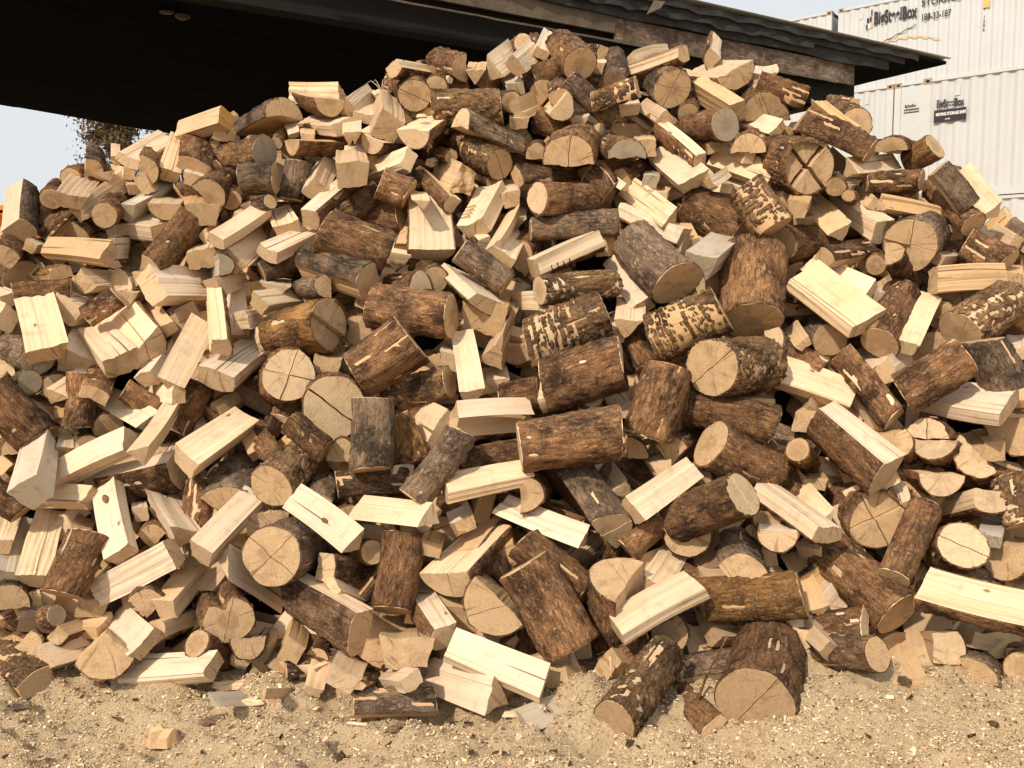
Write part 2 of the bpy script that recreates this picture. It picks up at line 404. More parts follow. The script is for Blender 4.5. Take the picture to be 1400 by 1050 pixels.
        for i, poly in enumerate(pieces):
            dz = r.uniform(-0.012, 0.005) if cracks == 2 else r.uniform(-0.003, 0.003)
            if 'step' in opt: dz = (0.0, 0.03, 0.012, 0.045)[i % 4]
            ctr = poly.mean(0) - c0
            sh = ctr / (np.linalg.norm(ctr) + 1e-6) * (0.0 if 'spread' not in opt else 0.011)
            pp = np.vstack([poly, poly[:1]]) + sh
            grid(pp, Z, 0, dz=dz); cap(pp, 0, 1, dz=dz)
            cap(pp, L, 1, dz=dz)
    else:
        for P2, bk in strips: grid(P2, Z, 0)
        cap(full, 0, 1); cap(full, L, 1)
    wood = (np.concatenate(V), F, MI, np.concatenate(LC))
    # ---- bark shell
    bark = None
    bs = [s[0] for s in strips if s[1]]
    if bs:
        P2 = bs[0]; closed = kind == 'R'
        T = np.gradient(P2, axis=0)
        if closed: T[0] = T[-1] = P2[1] - P2[-2]
        N2 = np.stack([T[:, 1], -T[:, 0]], 1); N2 /= np.linalg.norm(N2, axis=1)[:, None] + 1e-9
        if lowres: nzb = nz
        else: nzb = max(8, int(L / (0.0052 if patchy == 2 else 0.0065 if patchy else 0.019)))
        Zb = ringsof(np.linspace(0, L, nzb)); nzb = len(Zb); n = len(P2)
        S = np.concatenate([[0], np.cumsum(np.linalg.norm(np.diff(P2, axis=0), axis=1))])
        zz, ss = np.meshgrid(Zb, S, indexing='ij')
        th = 0.0052 + 0.0019 * r.normal(size=zz.shape) + (0.010 if 'spread' in opt else 0)
        for _ in range(5):
            k1, k2 = r.normal() * 150, r.normal() * 75; th += 0.0019 * np.sin(ss * k1 + zz * k2 + r.uniform(0, 6.28))
        if closed:
            fade = np.clip(np.minimum(ss, S[-1] - ss) / 0.02, 0, 1); th = 0.0045 * (1 - fade) + th * fade
        th = np.maximum(th, 0.0025)
        zj = zz + r.normal(size=zz.shape) * (0.0 if kf else 0.0016)
        if kind == 'R' and not lowres and r.random() < .4:
            z0, s0, a_ = r.uniform(.1, .9) * L, r.uniform(.1, .9) * S[-1], r.uniform(.010, .018)
            d2 = (zz - z0) ** 2 + (ss - s0) ** 2; th += r.uniform(.008, .018) * np.exp(-d2 / a_ ** 2) - .008 * np.exp(-d2 / (a_ * .4) ** 2)
        if 'barkknot' in opt: th += 0.016 * np.exp(-((zz - L * .3) ** 2 + (ss - S[-1] * .62) ** 2) / 0.014 ** 2) - 0.008 * np.exp(-((zz - L * .3) ** 2 + (ss - S[-1] * .62) ** 2) / 0.006 ** 2)
        if patchy:
            bi = ((zz + 0.003 * np.sin(ss * 45)) / r.uniform(0.016, 0.022)).astype(int); bj = ((ss + 0.012 * np.sin(bi * 5.1) + 0.003 * np.sin(zz * 300)) / 0.017).astype(int)
            hsh = np.abs(np.sin(bi * 12.9898 + bj * 78.233 + seed)) * 43758.5453 % 1.0
            rg = np.sin(zz * r.uniform(8, 16) + r.uniform(0, 6)) + np.sin(ss * r.uniform(12, 25) + r.uniform(0, 6))
            band = (np.abs(np.sin(bi * 7.13 + seed)) * 937.1 % 1.0) < 0.33
            lim = {1: 0.19, 2: 0.23, 9: -1}.get(patchy, .3)
            bare = ((hsh < lim) & (rg > -0.2)) | (band & (hsh < 0.75) & (rg > -0.9) & (patchy == 2))
            fr = np.abs(zz / 0.028 % 1 - .5)
            th = np.where(bare, -0.0040, th)
            if patchy == 2: th = np.where(np.abs(((zz + 0.004 * np.sin(ss * 45)) / 0.031) % 1 - .5) < np.where(rg > -.2, .11, .0), -0.0035, th + .002)
        if (kind == 'R' or r.random() < .7) and not lowres:
            # a few knocked-off flakes
            for _ in range(4):
                z0, s0 = r.uniform(0, L), r.uniform(0, S[-1]); a, b = r.uniform(.02, .08), r.uniform(.003, .009)
                th = np.where(((zz - z0) / a) ** 2 + ((ss - s0) / b) ** 2 + 0.5 * np.sin(ss * 400) + r.normal(size=zz.shape) * .35 < 1, -0.003, th)
        end_rag = r.uniform(0, 0.006, size=n)
        if closed: end_rag[-1] = end_rag[0]; zj[:, -1] = zj[:, 0]
        zj[0] = end_rag; zj[-1] = L - end_rag[::-1]
        if closed: th[:, -1] = th[:, 0]
        P = (P2[None] + N2[None] * th[:, :, None]).reshape(-1, 2)
        Q, lc = place(P, zj.ravel())
        VB = [Q]; LB = [lc]
        # rims dipping below the wood
        rimi = []
        def rim(idx):
            p = P2[idx[1]] - N2[idx[1]] * 0.004
            q, l2 = place(p, zj[idx[0], idx[1]]); return q, l2
        F2 = []
        for i in range(nzb - 1):
            for k in range(n - 1):
                a = i * n + k; F2.append((a, a + 1, a + n + 1, a + n))
        base = nzb * n
        for i in (0, nzb - 1):
            q, l2 = place(P2 - N2 * 0.003, zj[i]); VB.append(q); LB.append(l2)
            for k in range(n - 1):
                a, b = i * n + k, base + k
                F2.append((a, b, b + 1, a + 1) if i == 0 else (a, a + 1, b + 1, b))
            base += n
        if not closed:
            for k in (0, n - 1):
                q, l2 = place(np.repeat((P2[k] - N2[k] * 0.004)[None], nzb, 0), zj[:, k]); VB.append(q); LB.append(l2)
                for i in range(nzb - 1):
                    a, b = i * n + k, base + i
                    F2.append((a, a + n, b + 1, b) if k == 0 else (a, b, b + 1, a + n))
                base += nzb
        bark = (np.concatenate(VB), F2, np.concatenate(LB))
    return wood, bark

OPTS = {'notch': ['with a notch torn'], 'heart': ['grey heart shaped'], 'kerf': ['cut across by saw kerfs'], 'slots': ['saw slots'],
        'step': ['with a stepped pale end', 'with stepped tan', 'one quarter slipped', 'quarters that spread'], 'spread': ['quarters that spread'], 'gash': ['one dark gash', 'dark crack running down'], 'gnarled': ['gnarled pale chunk'],
        'splinter': ['splintered broken end'], 'barkknot': ['broken knot', 'knot in its bark']}
NAMES = {'R': 'round_log', 'H': 'half_log', 'Q': 'log_wedge', 'B': 'barked_split', 'N': 'split_billet'}
CATS = {'R': 'round log', 'H': 'half log', 'Q': 'log wedge', 'B': 'split log', 'N': 'split log'}
GROUPS = {'R': 'round logs in the firewood pile', 'H': 'half logs in the firewood pile', 'Q': 'wedge shaped splits in the firewood pile',
          'B': 'bark sided splits in the firewood pile', 'N': 'barkless splits in the firewood pile'}
def add_stick(kind, loc, rot, w, h, L, tone, seed, label):
    cr = 2 if 'x2' in tone else 1 if 'x1' in tone else 0
    tt = tone.replace('x2', '').replace('x1', '')
    bk = next((c for c in tt if c in 'rgdyp'), 'r')
    wd = next((c for c in tt if c in 'ltw'), None)
    if wd is None: wd = 't' if kind != 'N' else 'l'
    if kind == 'N' and bk == 'd' and 'd' in tt: wd = 'd'
    if kind == 'B' and 'd' in tt and wd == 't' and 'g' not in tt: pass
    patchy = 0
    if bk == 'p' or 'p' in tt: patchy = 2 if tt == 'p' else 1; bk = 'p'
    if tt.startswith('y'): bk = 'y'
    if cr == 2 and 'quarters that spread' in label: patchy = 9
    opt = [k for k, ws_ in OPTS.items() if any(q in label for q in ws_) and not any(q in label for q in (' the ' + v for v in ws_))]
    if 'step' in opt and not cr: cr = 1
    wood, bark = stick(kind, w, h, L, seed, cr, patchy, False, opt)
    rnd = (seed * 0.6180339) % 1.0
    smat = M['s_' + wd]
    ek = {'l': 'l', 't': 't', 'w': 'w', 'd': 't'}[wd]
    if 'y' in tt and ('orange end' in label): ek = 'y'
    emat = M['e_' + ek]
    if kind == 'N' and wd == 'l': emat = M['e_l' if seed % 2 else 'e_t']
    nm = NAMES[kind]
    V, F, mi, lc = wood
    if bark is None:
        o = finish(nm, V, F, [smat, emat], mi, lc, rnd, kind == 'R'); o.location = loc; o.rotation_euler = rot
    else:
        o = empty(nm, loc, rot)
        finish('wood', V, F, [smat, emat], mi, lc, rnd, False, parent=o)
        VB, F2, lb = bark
        finish('bark', VB, F2, [M['b_' + bk]], None, lb, rnd, parent=o)
    if kind == 'N' and ('small knot' in label or 'small dark knot' in label):
        kb = MB(); n_ = 12; zz_ = L * (0.75 if 'near its top' in label else 0.25 if 'near its foot' in label else 0.45); yy_ = h * 0.5
        vs_ = [(0.010 * math.cos(q * 6.2832 / n_) * s_, yy_ - 0.006 + d_, zz_ + 0.019 * math.sin(q * 6.2832 / n_) * s_) for s_, d_ in ((1.25, 0), (1.0, 0.008), (0.55, 0.011)) for q in range(n_)]
        vs_ = [(a_ , b_, c_) for a_, b_, c_ in vs_]; vs_.append((0, yy_ + 0.004, zz_))
        fs_ = [(q * n_ + i, q * n_ + (i + 1) % n_, (q + 1) * n_ + (i + 1) % n_, (q + 1) * n_ + i) for q in range(2) for i in range(n_)] + [(2 * n_ + i, 2 * n_ + (i + 1) % n_, 3 * n_) for i in range(n_)]
        kn = finish('knot', vs_, [f[::-1] for f in fs_], [M['s_d']], None, vs_, rnd, True, parent=o)
    tag(o, label, CATS[kind], GROUPS[kind])
    return o

# ------------------------------------------------------------------ the pile's overall form
RIDGE = [(-3.798, 1.1), (-3.24, 1.536), (-2.696, 2.06), (-2.581, 2.184), (-2.353, 2.417), (-2.135, 2.43), (-1.876, 2.534), (-1.609, 2.636), (-1.255, 2.754), (-0.967, 2.802), (-0.681, 2.901), (-0.345, 3.016), (-0.044, 3.109), (0.35, 3.156), (0.69, 3.026), (1.034, 3.016), (1.405, 2.91), (1.747, 2.706), (1.959, 2.543), (2.135, 2.43), (2.355, 2.355), (2.518, 2.235), (2.678, 2.008), (3.224, 1.5), (3.798, 0.916)]
PT, PY0 = 1.446, 3.45

def plain(name, col, rough=0.8, spec=0.2, nscale=6.0, amt=0.25, dark=None, bump=0.0):
    t = NT(name, rough, spec)
    co = t.n.new('ShaderNodeTexCoord').outputs['Object']
    dark = dark or tuple(c * 0.5 for c in col)
    n1 = t.noise(co, nscale, 6, 0.65); n2 = t.noise(co, nscale * 9, 4, 0.7)
    c = t.mix(t.ramp(n1, [(0.35, 0), (0.75, amt)]), col, dark)
    c = t.mix(t.ramp(n2, [(0.5, 0), (0.8, amt)]), c, dark)
    t.color(c)
    if bump: t.normal(t.bump(n2, bump, 0.7))
    return t.m

# ------------------------------------------------------------------ ground : one sheet, banked sawdust at the pile's foot, yard rising behind
def sm(a, b, x):
    t = np.clip((x - a) / (b - a), 0, 1); return t * t * (3 - 2 * t)
_g = np.random.default_rng(11); _gw = [(_g.normal(size=2) * k, _g.uniform(0, 6.28), a) for k, a, n in ((2.2, .012, 6), (7, .010, 8), (19, .0065, 10), (45, .0035, 14)) for _ in range(n)]
def ground_z(x, y):
    x = np.asarray(x, float); y = np.asarray(y, float)
    side = 0.35 + 0.65 * np.clip(sm(0.0, 0.7, np.abs(x - 0.35) - 0.15), 0, 1)
    z = (0.14 * sm(3.0, 3.75, y) * side + 0.025 * np.exp(-((x - 0.33) / 0.25) ** 2 - ((y - 3.42) / 0.2) ** 2) + 0.075 * np.exp(-((x - 1.3) / 0.22) ** 2 - ((y - 3.55) / 0.2) ** 2)) * (1 - sm(6.5, 9, y))
    near = 1 - sm(7, 12, np.abs(y)); n = 0
    for k, p, a in _gw: n = n + a * np.sin(k[0] * x + k[1] * y + p)
    z = z + n * near * 1.3
    return z + 1.15 * sm(13, 18, y)
xs = np.concatenate([-np.geomspace(900, 3.2, 26), np.linspace(-3.1, 3.1, 249), np.geomspace(3.2, 900, 26)])
ys = np.concatenate([[-900, -100, -20, -4, 0, 1.2, 2.0, 2.4], np.linspace(2.6, 4.4, 110), np.geomspace(4.5, 1500, 44)])
gx, gy = np.meshgrid(xs, ys); gz = ground_z(gx, gy)
nx = len(xs)
F = [(i * nx + k, i * nx + k + 1, (i + 1) * nx + k + 1, (i + 1) * nx + k) for i in range(len(ys) - 1) for k in range(nx - 1)]
t = NT('sawdust_ground', 0.95, 0.05)
co = t.n.new('ShaderNodeTexCoord').outputs['Object']
f1 = t.noise(co, 170, 5, 0.75); f2 = t.noise(co, 45, 5, 0.7); f3 = t.noise(co, 3.2, 5, 0.6); f4 = t.voro(co, 130, 'F1', 'Color')
c = t.mix(t.ramp(f1, [(0.3, 0), (0.7, 1)]), (0.52, 0.37, 0.215), (0.80, 0.62, 0.39))
c = t.mix(t.ramp(f3, [(0.45, 0), (0.72, 0.4)]), c, (0.42, 0.31, 0.205))
s4 = t.n.new('ShaderNodeSeparateColor'); t.l.new(f4, s4.inputs[0])
c = t.mix(t.ramp(s4.outputs[0], [(0.9, 0), (0.93, 0.5)]), c, (0.2, 0.12, 0.075))
c = t.mix(t.ramp(s4.outputs[1], [(0.86, 0), (0.9, 0.6)]), c, (0.62, 0.48, 0.30))
c = t.mix(t.ramp(f2, [(0.6, 0), (0.74, 0.4)]), c, (0.26, 0.17, 0.11))
t.color(c)
h = t.math('ADD', f1, t.math('MULTIPLY', f2, 1.2)); t.normal(t.bump(t.math('ADD', h, s4.outputs[2]), 0.010, 1.0))
tag(finish('ground', np.stack([gx, gy, gz], -1).reshape(-1, 3), F, [t.m]), kind='structure')

# ------------------------------------------------------------------ open shed: roof over and behind the pile
m_deck = plain('shade_dark_boards', (0.012, 0.0125, 0.0135), 0.95, 0.0, 4, 0.5)  # near-black colour stands in for the shade under the roof
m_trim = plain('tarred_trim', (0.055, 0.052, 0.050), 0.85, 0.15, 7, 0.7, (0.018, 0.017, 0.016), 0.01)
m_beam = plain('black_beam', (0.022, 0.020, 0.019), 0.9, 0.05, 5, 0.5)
m_grey = plain('weathered_grey_board', (0.16, 0.125, 0.09), 0.85, 0.1, 9, 0.8, (0.055, 0.042, 0.032), 0.006)
m_osb = NT('weathered_strand_board', 0.85, 0.15)
co = m_osb.n.new('ShaderNodeTexCoord').outputs['Object']
vv = m_osb.voro(m_osb.vmul(co, (24, 24, 60)), 1.0, 'F1', 'Color', 1.0); sp = m_osb.n.new('ShaderNodeSeparateColor'); m_osb.l.new(vv, sp.inputs[0])
cc = m_osb.mix(sp.outputs[0], (0.13, 0.085, 0.06), (0.29, 0.22, 0.165)); cc = m_osb.mix(m_osb.ramp(m_osb.noise(co, 5, 6, 0.7), [(0.42, 0), (0.62, 0.85)]), cc, (0.07, 0.045, 0.03))
m_osb.color(cc); m_osb.normal(m_osb.bump(sp.outputs[1], 0.006, 0.8)); m_osb = m_osb.m
m_metal = plain('zinc_sheet', (0.42, 0.43, 0.44), 0.45, 0.5, 3, 0.3)
E1 = Vector((4.286, 9.272, 4.0)); EE = Vector((0.854, 0.520, 0)).normalized(); EN = Vector((-0.520, 0.854, 0)).normalized(); UZ = Vector((0, 0, 1))
def ev(s, n, z): p = E1 - EE * s + EN * n; return Vector((p.x, p.y, z))
shed = empty('open_shed', (E1.x, E1.y, 0)); tag(shed, 'dark roofed open shed standing behind the firewood pile', 'shed')
poly = [Vector(p) for p in ((-7.4, 2.16), (4.286, 9.272), (0.85, 14.9), (-3.3, 15.2), (-6.089, 11.135), (-9.8, 5.6))]
def clip_strip(n0, n1):
    q = [((p.x - E1.x) * EN.x + (p.y - E1.y) * EN.y, p) for p in poly]
    out = list(q)
    for lim, sgn in ((n0, 1), (n1, -1)):
        res = []
        for i in range(len(out)):
            (a, p), (b, r_) = out[i], out[(i + 1) % len(out)]
            if (a - lim) * sgn >= 0: res.append((a, p))
            if (a - lim) * (b - lim) < 0:
                k = (lim - a) / (b - a); res.append((lim, p + (r_ - p) * k))
        out = res
        if not out: return None
    return [p for _, p in out]
rr = random.Random(5)
k = 0.0
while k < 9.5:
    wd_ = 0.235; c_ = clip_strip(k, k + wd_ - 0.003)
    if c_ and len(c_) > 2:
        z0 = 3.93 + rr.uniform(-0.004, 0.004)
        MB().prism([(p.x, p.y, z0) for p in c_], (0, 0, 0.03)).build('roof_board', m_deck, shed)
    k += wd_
# corrugated sheet on top, its waves running along the eave
sv, sf = [], []; nrow = 0
for i in range(520):
    n_ = -0.04 + i * 6.62 / 519; z = 3.985 + 0.008 * math.sin(n_ * 2 * math.pi / 0.076); c_ = clip_strip(max(n_, 0.01), max(n_, 0.01) + 0.002)
    if not c_: break
    smax = max((E1.x - p.x) * EE.x + (E1.y - p.y) * EE.y for p in c_); sv += [ev(-0.02, n_, z), ev(smax, n_, z)]; nrow += 1
for i in range(nrow - 1): a = 2 * i; sf.append((a, a + 1, a + 3, a + 2))
sh_ = finish('metal_sheet', sv, sf, [m_metal], smooth=True); sh_.parent = shed; sh_.matrix_parent_inverse = Matrix.Translation(-shed.location)
def strip(name, s0, s1, n0, z0, z1, th, mat, wob=0.0, jag=0.0, parts=24, seed=0):
    """a board along the eave with uneven edges"""
    r = random.Random(seed); V = []; Fs = []
    for i in range(parts + 1):
        s = s0 + (s1 - s0) * i / parts; a = r.uniform(-jag, jag); w_ = wob * math.sin(i * 1.7 + seed)
        V += [ev(s, n0 + w_, z0 + a), ev(s, n0 + th + w_, z0 + a), ev(s, n0 + th + w_, z1 + a * .3), ev(s, n0 + w_, z1 + a * .3)]
    for i in range(parts):
        for j in range(4): Fs.append((4 * i + j, 4 * i + (j + 1) % 4, 4 * i + 4 + (j + 1) % 4, 4 * i + 4 + j))
    Fs += [(3, 2, 1, 0), tuple(4 * parts + j for j in range(4))]
    o = finish(name, V, [f[::-1] for f in Fs], [mat], smooth=False); o.parent = shed; o.matrix_parent_inverse = Matrix.Translation(-shed.location); return o
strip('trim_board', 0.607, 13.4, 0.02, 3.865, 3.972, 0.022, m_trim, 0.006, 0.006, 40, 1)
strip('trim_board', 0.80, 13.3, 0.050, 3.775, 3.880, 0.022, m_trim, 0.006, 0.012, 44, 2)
strip('felt_strip', 0.45, 6.1, -0.012, 3.905, 3.955, 0.012, m_trim, 0.010, 0.012, 50, 3)
strip('felt_strip', 1.9, 5.2, 0.012, 3.83, 3.868, 0.010, m_trim, 0.012, 0.014, 40, 4)
strip('fascia_board', 1.256, 4.04, 0.085, 3.595, 3.772, 0.02, m_osb, 0.0, 0.003, 16, 5)
strip('fascia_board', 4.045, 7.6, 0.075, 3.650, 3.835, 0.028, m_grey, 0.0, 0.002, 10, 6)
strip('fascia_board', 7.61, 12.9, 0.080, 3.640, 3.830, 0.028, m_grey, 0.0, 0.002, 10, 7)
strip('drip_lath', 1.5, 6.4, 0.070, 3.585, 3.597, 0.016, m_grey, 0.004, 0.003, 30, 8)
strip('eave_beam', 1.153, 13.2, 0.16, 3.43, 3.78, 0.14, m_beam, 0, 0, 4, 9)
MB().prism([ev(1.2, 0.31, 3.47), ev(1.35, 0.31, 3.47), ev(1.35, 5.6, 3.47), ev(1.2, 5.6, 3.47)], (0, 0, 0.32)).build('end_rafter', m_beam, shed)
tornt = MB().prism([ev(3.82, -0.03, 3.80), ev(3.70, -0.05, 3.86), ev(3.64, -0.03, 3.925), ev(3.74, -0.02, 3.92)], EN * 0.008).build('torn_flap', m_grey, shed)
for s, n in ((4.33, 0.30), (9.2, 0.30), (1.25, 5.4), (9.2, 4.4)):
    b_ = ev(s, n, 0.0); MB().box(b_ - EE * 0.07, EE * 0.14, EN * 0.14, UZ * 3.79 ).build('post', m_beam, shed)
m_edge = plain('light_leak_edge_metal', (0.55, 0.56, 0.57), 0.5, 0.4)  # pale trim colour also stands in for light leaking along the far edge
pa, pb = Vector((-9.8, 5.6, 3.955)), Vector((-6.089, 11.135, 3.955)); pc = Vector((-3.3, 15.2, 3.955))
for a_, b_ in ((pa, pb), (pb, pc)):
    d_ = (b_ - a_); nn_ = Vector((-d_.y, d_.x, 0)).normalized()
    MB().box(a_ + nn_ * 0.0, d_, nn_ * 0.05, UZ * 0.045).build('edge_trim', m_edge, shed)
lamp_m = plain('dusty_lamp', (0.10, 0.075, 0.06), 0.7, 0.2)
def disc(name, c, rx, ry, hh, mat, parent, n=20):
    V = []; Fs = []
    for q, (s_, z_) in enumerate(((1, 0), (0.93, -0.5), (0.6, -0.9))):
        for i in range(n): V.append((c[0] + rx * s_ * math.cos(i * 6.2832 / n), c[1] + ry * s_ * math.sin(i * 6.2832 / n), c[2] + hh * z_))
    for q in range(2):
        for i in range(n): Fs.append((q * n + i, (q + 1) * n + i, (q + 1) * n + (i + 1) % n, q * n + (i + 1) % n))
    Fs.append(tuple(2 * n + i for i in range(n))[::-1])
    o = finish(name, V, Fs, [mat]); o.parent = parent; o.matrix_parent_inverse = Matrix.Translation(-parent.location); return o
lp = empty('ceiling_lamp', (-2.66, 7.62, 3.93)); tag(lp, 'small dusty unlit lamp fixed under the dark shed roof', 'lamp')
disc('shade', (-2.66, 7.62, 3.90), 0.06, 0.05, 0.035, lamp_m, lp); disc('bracket', (-2.76, 7.55, 3.905), 0.06, 0.045, 0.015, lamp_m, lp)

# ------------------------------------------------------------------ shipping containers on the yard behind
t = NT('cream_container_paint', 0.5, 0.4)
co = t.n.new('ShaderNodeTexCoord').outputs['Object']
c = t.mix(t.ramp(t.noise(co, 1.3, 5, 0.6), [(0.4, 0), (0.75, 0.5)]), (0.51, 0.515, 0.505), (0.43, 0.425, 0.405))
c = t.mix(t.ramp(t.noise(t.vmul(co, (9, 9, 0.7)), 1.0, 4, 0.7), [(0.66, 0), (0.8, 0.22)]), c, (0.45, 0.30, 0.17))
t.color(c); m_cont = t.m
m_rust = plain('rusty_casting', (0.42, 0.33, 0.22), 0.8, 0.2, 14, 0.8, (0.16, 0.08, 0.04))
m_black = plain('black_vinyl', (0.022, 0.022, 0.026), 0.5, 0.3, 5, 0.2)
m_white = plain('white_vinyl', (0.75, 0.74, 0.70), 0.5, 0.3, 5, 0.1)
m_orange = plain('orange_paint', (0.85, 0.20, 0.02), 0.5, 0.3, 5, 0.2)
m_paleor = plain('faded_orange_vinyl', (0.75, 0.42, 0.13), 0.6, 0.2, 5, 0.2)
m_hole = plain('dark_hole', (0.02, 0.018, 0.015), 0.9, 0.0)
AA = Vector((0.777, -0.629, 0)).normalized(); BB = Vector((0.629, 0.777, 0)).normalized()
def container(corner, dirn, length, ht, label):
    """corner: outer bottom corner of the long front side nearest to us; dirn +1 runs towards AA, -1 away from it"""
    root = empty('shipping_container', corner); tag(root, label, 'container', 'cream shipping containers stacked behind the pile')
    a = AA * dirn; o = Vector(corner); W = 2.44; D_ = BB
    def box(name, s, w_, z, ls, lw, lz, mat=m_cont):
        return MB().box(o + a * s + D_ * w_ + UZ * z, a * ls, D_ * lw, UZ * lz).build(name, mat, root)
    for s in (0, length - 0.16):
        for w_ in (0, W - 0.16):
            box('corner_post', s, w_, 0.12, 0.16, 0.16, ht - 0.24)
            for z in (0, ht - 0.12):
                box('corner_casting', s - 0.006, w_ - 0.006, z, 0.172, 0.172, 0.12, m_rust)
                if w_ == 0:
                    box('casting_hole', s + 0.05, -0.010, z + 0.035, 0.07, 0.004, 0.05, m_hole)
            if s == 0 or dirn < 0:
                pass
    for w_ in (0.0, W - 0.06):
        box('top_rail', 0.16, w_, ht - 0.075, length - 0.32, 0.06, 0.06); box('bottom_rail', 0.16, w_, 0.0, length - 0.32, 0.06, 0.15)
    box('roof_sheet', 0.02, 0.02, ht - 0.018, length - 0.04, W - 0.04, 0.012); box('floor', 0.1, 0.05, 0.05, length - 0.2, W - 0.1, 0.03)
    for w_, sg in ((0.022, 1), (W - 0.022, -1)):             # corrugated long sides
        V = []; Fs = []; s = 0.16; i = 0; prof = []
        while s < length - 0.16:
            for ds, dd in ((0.072, 0), (0.068, 0.036), (0.070, 0.036), (0.068, 0)):
                prof.append((s, dd)); s += ds
        prof = [(min(s_, length - 0.16), d_) for s_, d_ in prof]
        for s_, d_ in prof:
            p = o + a * s_ + D_ * (w_ + sg * d_); V += [p + UZ * 0.15, p + UZ * (ht - 0.075)]
        for i in range(len(prof) - 1): Fs.append((2 * i, 2 * i + 2, 2 * i + 3, 2 * i + 1))
        so = finish('side_panel', V, Fs, [m_cont], smooth=False); so.parent = root; so.matrix_parent_inverse = Matrix.Translation(-o)
    for s in (0.03, length - 0.07):
        box('end_panel', s, 0.16, 0.12, 0.04, W - 0.32, ht - 0.24)
    box('vent_cover', 0.62, 0.004, ht - 0.42, 0.10, 0.02, 0.20)
    return root
c2 = container((8.604, 19.6, 3.741), 1, 12.19, 2.486, 'cream container with the small dark banner on its long side')
c1 = container((8.62, 19.62, 1.15), 1, 12.19, 2.585, 'cream container mostly hidden beneath the one with the dark banner')
G4 = Vector((9.773, 24.0, 0)); G4r = G4 + AA * 0.03
c4 = container((G4.x, G4.y, 4.24), -1, 12.19, 2.898, 'cream container with black letters, right of the shed roof tip')
c4r = container((G4r.x, G4r.y, 4.24), 1, 12.19, 2.898, 'cream container with a flat panel and tiny logo, half behind the banner one')
container((G4.x, G4.y, 1.336), -1, 12.19, 2.898, 'cream container under the one with black letters')
container((G4r.x, G4r.y, 1.336), 1, 12.19, 2.898, 'cream container under the one with the tiny logo')
MB().box(G4r + AA * 0.17 + UZ * 4.42 - BB * 0.004, AA * 1.5, BB * 0.018, UZ * 2.60).build('flat_panel', m_cont, c4r)
c3 = container((11.12 - 0.777 * 1.65, 27.4 + 0.629 * 1.65, 7.76), 1, 12.19, 2.60, 'topmost cream container carrying the large logo')
c3b = container((11.12 - 0.777 * 1.85, 27.4 + 0.629 * 1.85, 7.76), -1, 12.19, 2.60, 'cream container behind the shed roof tip, end to end with the logo one')
for nm, base in (('under the logo container', 4.86), ('at the bottom below the logo container', 1.96)):
    container((11.12 - 0.777 * 1.65, 27.4 + 0.629 * 1.65, base), 1, 12.19, 2.895, 'cream container ' + nm)
    container((11.12 - 0.777 * 1.85, 27.4 + 0.629 * 1.85, base), -1, 12.19, 2.895, 'cream container ' + nm.replace('the logo container', 'the one beside the shed roof tip'))
hid_ = []
m_conc = plain('concrete', (0.34, 0.33, 0.31), 0.9, 0.1)
for s in (-13.5, -7.5, -2.0, 4.0, 10.0):
    p = Vector((11.12, 27.4, 1.1)) + AA * s
    b = MB().box(p, AA * 0.6, BB * 2.44, UZ * 0.86).build('concrete_block', m_conc); tag(b, 'grey concrete block under the rear container stack', 'block', 'concrete blocks under the containers'); hid_.append(b)
for s in (-11.5, -6, -0.6, 5.5, 11):
    p = Vector((9.773, 24.0, 1.1)) + AA * s
    b = MB().box(p, AA * 0.3, BB * 2.44, UZ * 0.236).build('timber_sleeper', m_grey); tag(b, 'timber sleeper under the middle container stack', 'sleeper', 'timber sleepers under the containers')
def lettering(text, root, o, ax, nrm, size, sx, mat, bold=0.0, align='LEFT'):
    cu = bpy.data.curves.new('lettering', 'FONT'); cu.body = text; cu.size = size; cu.offset = bold; cu.extrude = 0.002; cu.align_x = align
    cu.materials.append(mat)
    ob = bpy.data.objects.new('lettering', cu); C.objects.link(ob)
    ax = Vector(ax).normalized(); z = Vector(nrm).normalized(); y = UZ
    mt = Matrix((ax * sx, y, z)).transposed().to_4x4(); mt.translation = Vector(o) + z * 0.004
    ob.parent = root; ob.matrix_parent_inverse = root.matrix_basis.inverted() if False else Matrix.Translation(-root.location); ob.matrix_basis = mt
    bpy.context.view_layer.update(); me = bpy.data.meshes.new_from_object(ob.evaluated_get(bpy.context.evaluated_depsgraph_get()))
    o2 = bpy.data.objects.new('lettering', me); C.objects.link(o2); o2.parent = root; o2.matrix_parent_inverse = ob.matrix_parent_inverse.copy(); o2.matrix_basis = mt
    bpy.data.objects.remove(ob); o2.name = 'lettering'; return o2
def on(base, s, z): p = Vector(base) + AA * s; return Vector((p.x, p.y, z))
W3 = (11.12, 27.4, 0); NB = -BB
lettering('BigSteelBox', c3, on(W3, -0.60, 9.72) , AA, NB, 0.50, 0.50, m_black, 0.016)
for i, (ds, dz, w_, h_, m_) in enumerate(((-0.82, 9.62, 0.05, 0.13, m_black), (-0.76, 9.63, 0.06, 0.13, m_white), (-0.69, 9.64, 0.06, 0.15, m_paleor), (-0.80, 9.80, 0.07, 0.13, m_black), (-0.71, 9.82, 0.05, 0.14, m_black), (-0.68, 9.99, 0.035, 0.17, m_black))):
    MB().box(on(W3, ds, dz) + NB * 0.004, AA * w_, NB * 0.003, UZ * h_).build('logo_block', m_, c3)
lettering('STORAGE AND MOVING', c3, on(W3, 0.72, 9.98), AA, NB, 0.26, 0.92, m_black, 0.004)
lettering('188-33-187', c3, on(W3, 0.72, 9.58), AA, NB, 0.26, 0.66, m_black, 0.004)
lettering('1\n1\n1\n\n8\n8\n\n1\n2\n0\n6', c3, on(W3, 2.35, 10.15), AA, NB, 0.115, 0.9, m_black, 0.001)
